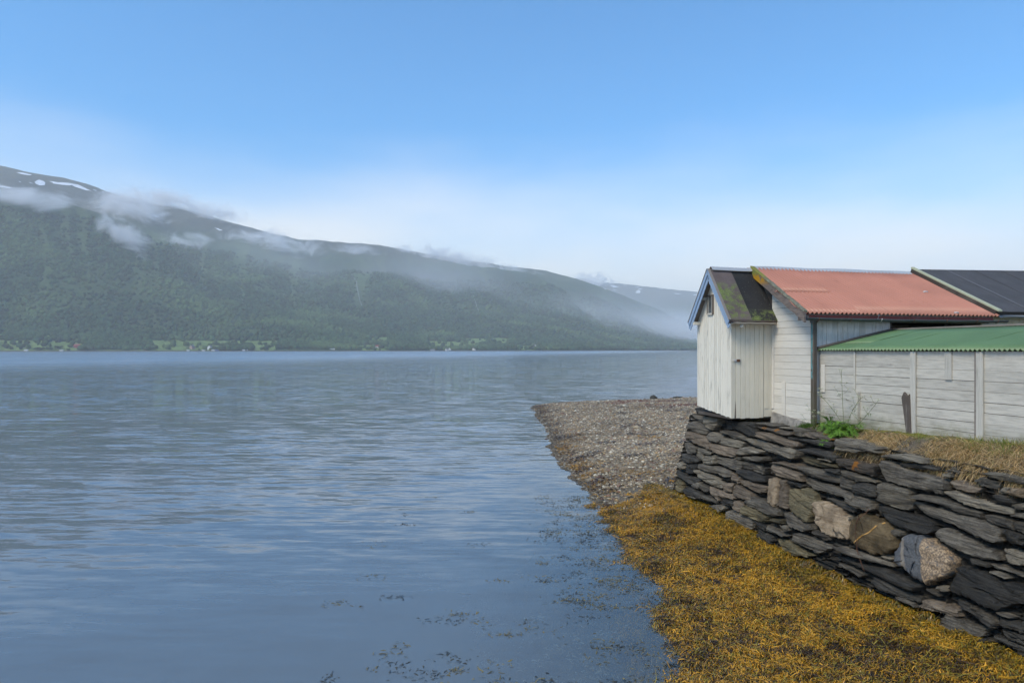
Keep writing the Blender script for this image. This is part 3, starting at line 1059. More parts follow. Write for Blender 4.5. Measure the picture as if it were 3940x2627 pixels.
# ---- bladderwrack
def fronds(pos, direc, length, width, lift, droop, col, name, mat, label, segs=3):
    """ribbons lying along direc (n,3 unit), curling; joined"""
    n = len(pos)
    side = np.stack([-direc[:, 1], direc[:, 0], 0 * direc[:, 0]], -1)
    side /= np.maximum(np.linalg.norm(side, axis=1, keepdims=True), 1e-6)
    side = side + np.stack([0 * lift, 0 * lift, rng.uniform(-0.6, 0.6, n)], -1)
    up = np.array([0, 0, 1.0])
    V = np.zeros((n, segs + 1, 2, 3))
    curl = rng.uniform(-0.7, 0.7, n)
    for k in range(segs + 1):
        u = k / segs
        c = pos + direc * (length * u)[:, None] + side * (curl * length * u * u)[:, None] + up * (lift * math.sin(math.pi * min(1, u * 1.1)) - droop * u * u)[:, None]
        w = width * (0.55 + 0.9 * math.sin(math.pi * (0.15 + 0.75 * u)))
        V[:, k, 0] = c + side * w[:, None] * 0.5
        V[:, k, 1] = c - side * w[:, None] * 0.5
    m_ = (segs + 1) * 2
    F0 = np.array([(2 * k, 2 * k + 1, 2 * k + 3, 2 * k + 2) for k in range(segs)])
    F = (F0[None] + (np.arange(n) * m_)[:, None, None]).reshape(-1, 4)
    C = np.repeat(col, m_, 0)
    return np_mesh(name, V.reshape(-1, 3), F, mat, None, False, C)


NW = 325000
wy_ = 6.5 + (22.5 - 6.5) * rng.random(NW) ** 0.92
wx_ = rng.uniform(1.6, 8.6, NW)
wz_ = beach_z(wx_, wy_)
lx, ly = W2L(wx_, wy_)
edge = fbm(wx_ * 1.1, wy_ * 1.1, 4, 22)
gravel_cut = 19.6 + 1.6 * (wx_ - 3.2) * 0.25 + 1.3 * edge
spot = (fbm(wx_ * 0.55, wy_ * 0.4, 3, 28) > 0.38)
keep = (wz_ > -0.045 - 0.05 * edge - 0.55 * rng.random(NW) ** 2.6) & (lx < -1.57 + 0.27 * (wz_ - 0.2) + 0.10) & ((wy_ < gravel_cut) | spot) & (ly > -13)
wx_, wy_, wz_ = wx_[keep], wy_[keep], wz_[keep]
n_ = len(wx_)
an = rng.uniform(0, 6.28, n_) * 0.85 + 2.2 + 1.8 * fbm(wx_ * 0.9, wy_ * 0.9, 2, 30)
L_ = rng.uniform(0.03, 0.115, n_) * np.where(rng.random(n_) < 0.05, 2.6, 1.0)
hump = 0.13 * np.clip(fbm(wx_ * 2.4, wy_ * 2.4, 3, 35), -0.1, 1) + 0.035 * rng.random(n_)
pos_ = np.stack([wx_, wy_, wz_ + 0.012 + np.maximum(hump, 0)], -1)
dr = np.stack([np.cos(an), np.sin(an), rng.uniform(-0.25, 0.3, n_)], -1)
r_ = rng.random(n_)[:, None]
gold = np.array([0.54, 0.27, 0.020]); ochre = np.array([0.36, 0.185, 0.015]); olive = np.array([0.22, 0.165, 0.020]); brown = np.array([0.10, 0.052, 0.014]); black = np.array([0.038, 0.024, 0.011])
shift = 0.02 + 0.55 * fbm(wx_ * 1.1, wy_ * 1.1, 3, 47)[:, None] + 0.45 * fbm(wx_ * 4.5, wy_ * 4.5, 2, 48)[:, None]
q_c = r_ + shift
col_ = np.where(q_c < 0.20, gold, np.where(q_c < 0.52, ochre, np.where(q_c < 0.74, olive, np.where(q_c < 1.0, brown, black))))
dk = fbm(wx_ * 2.6, wy_ * 3.0, 4, 44, 0.6)[:, None]
col_ = np.where((dk + 0.25 * (rng.random(n_)[:, None] - 0.5)) > 0.36, np.where(rng.random(n_)[:, None] < 0.45, black, brown), col_)
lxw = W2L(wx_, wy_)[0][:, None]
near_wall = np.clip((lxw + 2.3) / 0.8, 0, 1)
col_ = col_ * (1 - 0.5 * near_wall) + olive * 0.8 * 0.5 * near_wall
col_ = col_ * (0.65 + 0.7 * rng.random(n_)[:, None])
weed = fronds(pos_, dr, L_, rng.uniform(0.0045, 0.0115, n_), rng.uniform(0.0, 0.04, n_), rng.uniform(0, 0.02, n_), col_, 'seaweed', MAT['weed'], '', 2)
print('weed', n_)
tag(weed, 'golden brown bladderwrack carpet below the stone wall', kind='stuff')

sp, sd, sc_ = [], [], []
for i in range(120):
    Y = 20 + 36 * rng.random() ** 1.4
    xs = np.interp(Y, SHORE[:, 1], SHORE[:, 0])
    X = xs + (0.15 + 0.5 * rng.random() if rng.random() < 0.35 else 0.3 + (1.5 + 0.22 * Y) * rng.random())
    k = int(rng.integers(25, 110))
    x = X + rng.normal(0, 0.10 + 0.008 * Y, k); y = Y + rng.normal(0, 0.08 + 0.006 * Y, k)
    z = beach_z(x, y)
    ok = (z > 0.01)
    lx, ly = W2L(x, y); ok &= ~((lx > -1.75) & (ly < 4.2))
    x, y, z = x[ok], y[ok], z[ok]; k = len(x)
    sp.append(np.stack([x, y, z + 0.04], -1)); a = rng.uniform(0, 6.28, k)
    sd.append(np.stack([np.cos(a), np.sin(a), rng.uniform(-0.1, 0.2, k)], -1))
    c = [gold, ochre, brown, np.array([0.10, 0.04, 0.02])][int(rng.integers(0, 4))] if Y < 42 else [brown, ochre, np.array([0.11, 0.04, 0.022])][int(rng.integers(0, 3))]
    sc_.append(c * (0.25 + 0.55 * rng.random((k, 1))))
sp, sd, sc_ = np.concatenate(sp), np.concatenate(sd), np.concatenate(sc_)
n_ = len(sp)
tag(fronds(sp, sd, rng.uniform(0.06, 0.15, n_), rng.uniform(0.014, 0.03, n_), rng.uniform(0, 0.03, n_), rng.uniform(0, 0.02, n_), sc_, 'stranded_seaweed', MAT['weed'], '', 2),
    'scraps of brown weed stranded on the shingle', kind='stuff')

# hanging fringes on the foot of the wall
hp, hd, hc = [], [], []
for (yl, zl, r0) in [(3.2, 0.62, .25), (2.25, 0.66, .34), (1.85, 0.56, .28), (0.6, 0.42, .22), (-0.35, 0.38, .2), (-2.1, 0.46, .34), (-2.75, 0.44, .36), (-3.55, 0.40, .34),
                     (-4.1, 0.40, .34), (-4.75, 0.46, .30), (-6.2, 0.30, .3)]:
    k = 360
    y = yl + rng.normal(0, r0 * 0.42, k); z = zl - 0.14 - 0.06 * ((y - yl) / r0) ** 2 - 0.22 * rng.random(k)
    x = -1.57 + 0.27 * (z - 0.2) - 0.03 - 0.35 * np.clip(zl - z, 0, 0.3) * rng.random(k)
    P = np.stack(L2W(x, y, z), -1)
    hp.append(P)
    a = rng.normal(0, 0.9, k) + math.pi + ANG
    hd.append(np.stack([np.cos(a) * 0.9, np.sin(a) * 0.9, rng.uniform(-0.5, 0.1, k)], -1))
    hc.append(np.where(rng.random(k)[:, None] < 0.45, ochre, olive) * (0.2 + 0.6 * rng.random(k)[:, None]))
hp, hd, hc = np.concatenate(hp), np.concatenate(hd), np.concatenate(hc)
n_ = len(hp)
fr_ = fronds(hp, hd, rng.uniform(0.06, 0.17, n_), rng.uniform(0.006, 0.013, n_), rng.uniform(0.0, 0.02, n_), rng.uniform(0.03, 0.14, n_), hc, 'hanging_seaweed', MAT['weed'], '')
tag(fr_, 'olive tufts of seaweed hanging from the foot of the stone wall', kind='stuff')

# floating and drowned weed off the beach
fp, fd, fc, fl = [], [], [], []
NPAT = 520
for i in range(NPAT):
    Y = 8.2 + 12.5 * rng.random() ** 1.5
    xs = np.interp(Y, SHORE[:, 1], SHORE[:, 0])
    dist = rng.random() ** 1.7 * (1.2 + (4.2 if Y < 11.5 else 1.7) * (1 - (Y - 8) / 16))
    if rng.random() < 0.08: dist = rng.uniform(1, 6)
    cx = xs - dist
    k = int(rng.integers(8, 46))
    sx, sy = rng.uniform(0.06, 0.26), rng.uniform(0.04, 0.14)
    x = cx + rng.normal(0, sx, k); y = Y + rng.normal(0, sy, k)
    deep = rng.random() < (0.55 if Y < 11.5 else 0.25)
    z = (-0.05 - 0.10 * rng.random(k)) if deep else rng.uniform(-0.015, 0.014, k)
    fp.append(np.stack([x, y, np.maximum(z, beach_z(x, y) + 0.01)], -1))
    a = rng.uniform(0, 6.28, k)
    fd.append(np.stack([np.cos(a), np.sin(a), rng.uniform(-0.05, 0.12, k)], -1))
    c = (np.array([0.46, 0.43, 0.34]) if deep else (np.array([0.15, 0.115, 0.035]) if rng.random() < 0.6 else np.array([0.045, 0.04, 0.025])))
    fc.append(np.repeat(c[None], k, 0) * (0.5 + 0.8 * rng.random((k, 1))))
fp, fd, fc = np.concatenate(fp), np.concatenate(fd), np.concatenate(fc)
n_ = len(fp)
fw = fronds(fp, fd, rng.uniform(0.03, 0.10, n_), rng.uniform(0.006, 0.014, n_), rng.uniform(0, 0.012, n_), rng.uniform(0, 0.01, n_), fc, 'floating_seaweed', MAT['weed'], '')
tag(fw, 'scraps of seaweed floating in the shallows', kind='stuff')

# ---- rocks standing on the strand
def rock(name, X, Y, sx, sy, sz, mat, label, group=None, seed=0):
    r = np.random.default_rng(seed)
    bm = bmesh.new()
    bmesh.ops.create_icosphere(bm, subdivisions=3, radius=1.0)
    for v in bm.verts:
        p = v.co
        k = 1 + 0.30 * float(fbm(p.x * 1.3 + seed, p.y * 1.3 + p.z * 1.9, 3, seed)) + 0.10 * float(fbm(p.x * 4 + seed, p.y * 4 + p.z * 3, 2, seed + 5))
        v.co = Vector((p.x * sx * k, p.y * sy * k, p.z * sz * k))
    o = bm_obj(name, bm, mat, None, False)
    o.location = (X, Y, float(beach_z(np.array(X), np.array(Y))) + sz * 0.35)
    return tag(o, label, 'rock', group)


rock('beach_rock', 12.1, 58.3, 0.30, 0.28, 0.30, MAT['st_d'], 'dark pointed rock standing upright at the far edge of the shingle', None, 3)
rock('beach_rock', 14.3, 59.2, 0.45, 0.35, 0.15, MAT['st_d'], 'low flat dark rock at the far edge of the shingle', None, 4)
rock('beach_rock', 3.72, 22.6, 0.20, 0.15, 0.10, MAT['st_t'], 'rounded tan stone lying on the shingle near the seaweed', None, 5)

# ================================================================ stone quay wall
def wall_x(z):
    return -1.57 + 0.27 * (z - 0.2)


wall = root('stone_wall', -1.2, -1.0, 0.2, 'dry stone quay wall of dark slate slabs under the white sheds', 'wall')
# packed core painted near-black as joint shade, never seen except through the joints
cv = []
for y in (-13.0, 3.9):
    cv += [(wall_x(-0.6) + 0.34, y, -0.6), (wall_x(2.5) + 0.30, y, 2.50), (0.6, y, 2.50), (0.6, y, -0.6)]
core = py_mesh('core', cv, [(0, 1, 2, 3), (7, 6, 5, 4), (0, 4, 5, 1), (1, 5, 6, 2), (2, 6, 7, 3), (3, 7, 4, 0)], MAT['st_core'])
place(core, wall)


def chaikin(P):
    Q = []
    n = len(P)
    for i in range(n):
        a, b = P[i], P[(i + 1) % n]
        Q += [a * 0.90 + b * 0.10, a * 0.10 + b * 0.90]
    return np.array(Q)


def resample(P, m):
    P2 = np.vstack([P, P[:1]])
    d = np.r_[0, np.cumsum(np.linalg.norm(np.diff(P2, axis=0), axis=1))]
    s = np.linspace(0, d[-1], m, endpoint=False)
    return np.stack([np.interp(s, d, P2[:, 0]), np.interp(s, d, P2[:, 1])], 1)


def stone_arrays(poly, proud, seed, m=40, back=0.34, rugged=1.0):
    """poly in (y along wall, z up) -> split-faced block standing proud of the wall plane"""
    P = resample(chaikin(np.array(poly, float)), m)
    area = 0.5 * np.sum(P[:, 0] * np.roll(P[:, 1], -1) - np.roll(P[:, 0], -1) * P[:, 1])
    if area < 0: P = P[::-1]
    c = P.mean(0)
    r = np.random.default_rng(seed)
    size = np.array([np.ptp(P[:, 0]), np.ptp(P[:, 1])])
    jit = 0.035 * min(size) + 0.004
    ang = np.linspace(0, 2 * np.pi, m, endpoint=False)
    P = P + r.normal(0, 1, (m, 2)) * jit * 0.5
    # broken ends: each thin bed stops at its own length
    if rugged >= 1:
      endw = np.clip((np.abs(P[:, 0] - c[0]) / (size[0] / 2 + 1e-6) - 0.6) / 0.4, 0, 1)
      P[:, 0] += np.sign(P[:, 0] - c[0]) * endw * (vnoise(P[:, 1] * 38 + seed, np.sign(P[:, 0] - c[0]) * 5 + seed, seed) - 0.6) * min(0.07, 0.16 * size[0])
      P[:, 1] += (vnoise(P[:, 0] * 5 + seed, P[:, 0] * 0, seed + 1) - 0.5) * 0.05 * size[1]
    T = np.roll(P, -1, 0) - np.roll(P, 1, 0)
    T /= np.maximum(np.linalg.norm(T, axis=1, keepdims=True), 1e-6)
    N = np.stack([-T[:, 1], T[:, 0]], 1)          # inward for ccw outline
    e = min(0.034, 0.20 * size.min())
    ta, tb = r.normal(0, 0.08), r.normal(0, 0.16)
    rings = []
    P = P + N * 0.004
    R3 = P + N * e
    ay, az = (0.66, 0.66) if max(size) < 2 * min(size) else ((0.88, 0.60) if size[0] > size[1] else (0.60, 0.88))
    R4 = c + (R3 - c) * np.array([(1 + ay) / 2, (1 + az) / 2]); R5 = c + (R3 - c) * np.array([ay, az])
    R6 = c + (R3 - c) * np.array([ay * 0.86, az * 0.66]); R7 = c + (R3 - c) * np.array([ay * 0.70, az * 0.32])
    rings = [(P + N * 0.02, -back), (P, -0.09), (P + N * e * 0.05, proud * 0.30), (P + N * e * 0.30, proud * 0.82), (R3, proud * 0.98),
             (R4, proud * 1.04), (R5, proud * 1.08), (R6, proud * 1.10), (R7, proud * 1.10)]
    V = []
    fz = 14 + 10 * r.random(); dip = r.normal(0, 0.12)
    for k, (Q, d) in enumerate(rings):
        y, z = Q[:, 0], Q[:, 1]
        dd = np.full(m, d)
        if k >= 2:
            w = min(1, (k - 1) / 2.5)
            zz = z + dip * (y - c[0])
            lay = vnoise(y * 0.9 + seed, zz * fz + seed * 3, seed) - 0.5
            lay = np.sign(lay) * np.abs(lay * 2) ** 0.6 * 0.5          # stepped cleavage
            lay2 = vnoise(y * 2.2 + seed, zz * fz * 2.6, seed + 2) - 0.5
            chip = vnoise(y * 6 + seed, z * 10, seed + 9) - 0.5
            lump = vnoise(y * 2.3, z * 2.9 + seed, seed + 4) - 0.5
            dd = dd + w * rugged * (0.052 * lay + 0.022 * lay2 + 0.030 * chip + 0.05 * lump) + w * (ta * (y - c[0]) + tb * (z - c[1]))
        V.append(np.stack([wall_x(z) - dd, y, z], 1))
    cx = np.array([[wall_x(c[1]) - proud * 1.17, c[0], c[1]]])
    V = np.vstack(V + [cx])
    F = []
    nr = len(rings)
    for k in range(nr - 1):
        for i in range(m):
            j = (i + 1) % m
            F.append((k * m + i, k * m + j, (k + 1) * m + j, (k + 1) * m + i))
    F4 = np.array(F)
    F3 = np.array([((nr - 1) * m + i, (nr - 1) * m + (i + 1) % m, nr * m) for i in range(m)])
    return V, F4, F3


def stone_obj(name, poly, tone, proud, seed, parent, m=40, rugged=1.0, label=None):
    V, F4, F3 = stone_arrays(poly, proud, seed, m, rugged=rugged)
    me = bpy.data.meshes.new(name)
    me.from_pydata(V.tolist(), [], F4.tolist() + F3.tolist())
    for i, p in enumerate(me.polygons):
        p.use_smooth = tone in 'wvt'
    me.materials.append(MAT['st_' + tone])
    me.update()
    o = bpy.data.objects.new(name, me)
    COL.objects.link(o)
    place(o, parent)
    if label: o['label'] = label
    return o


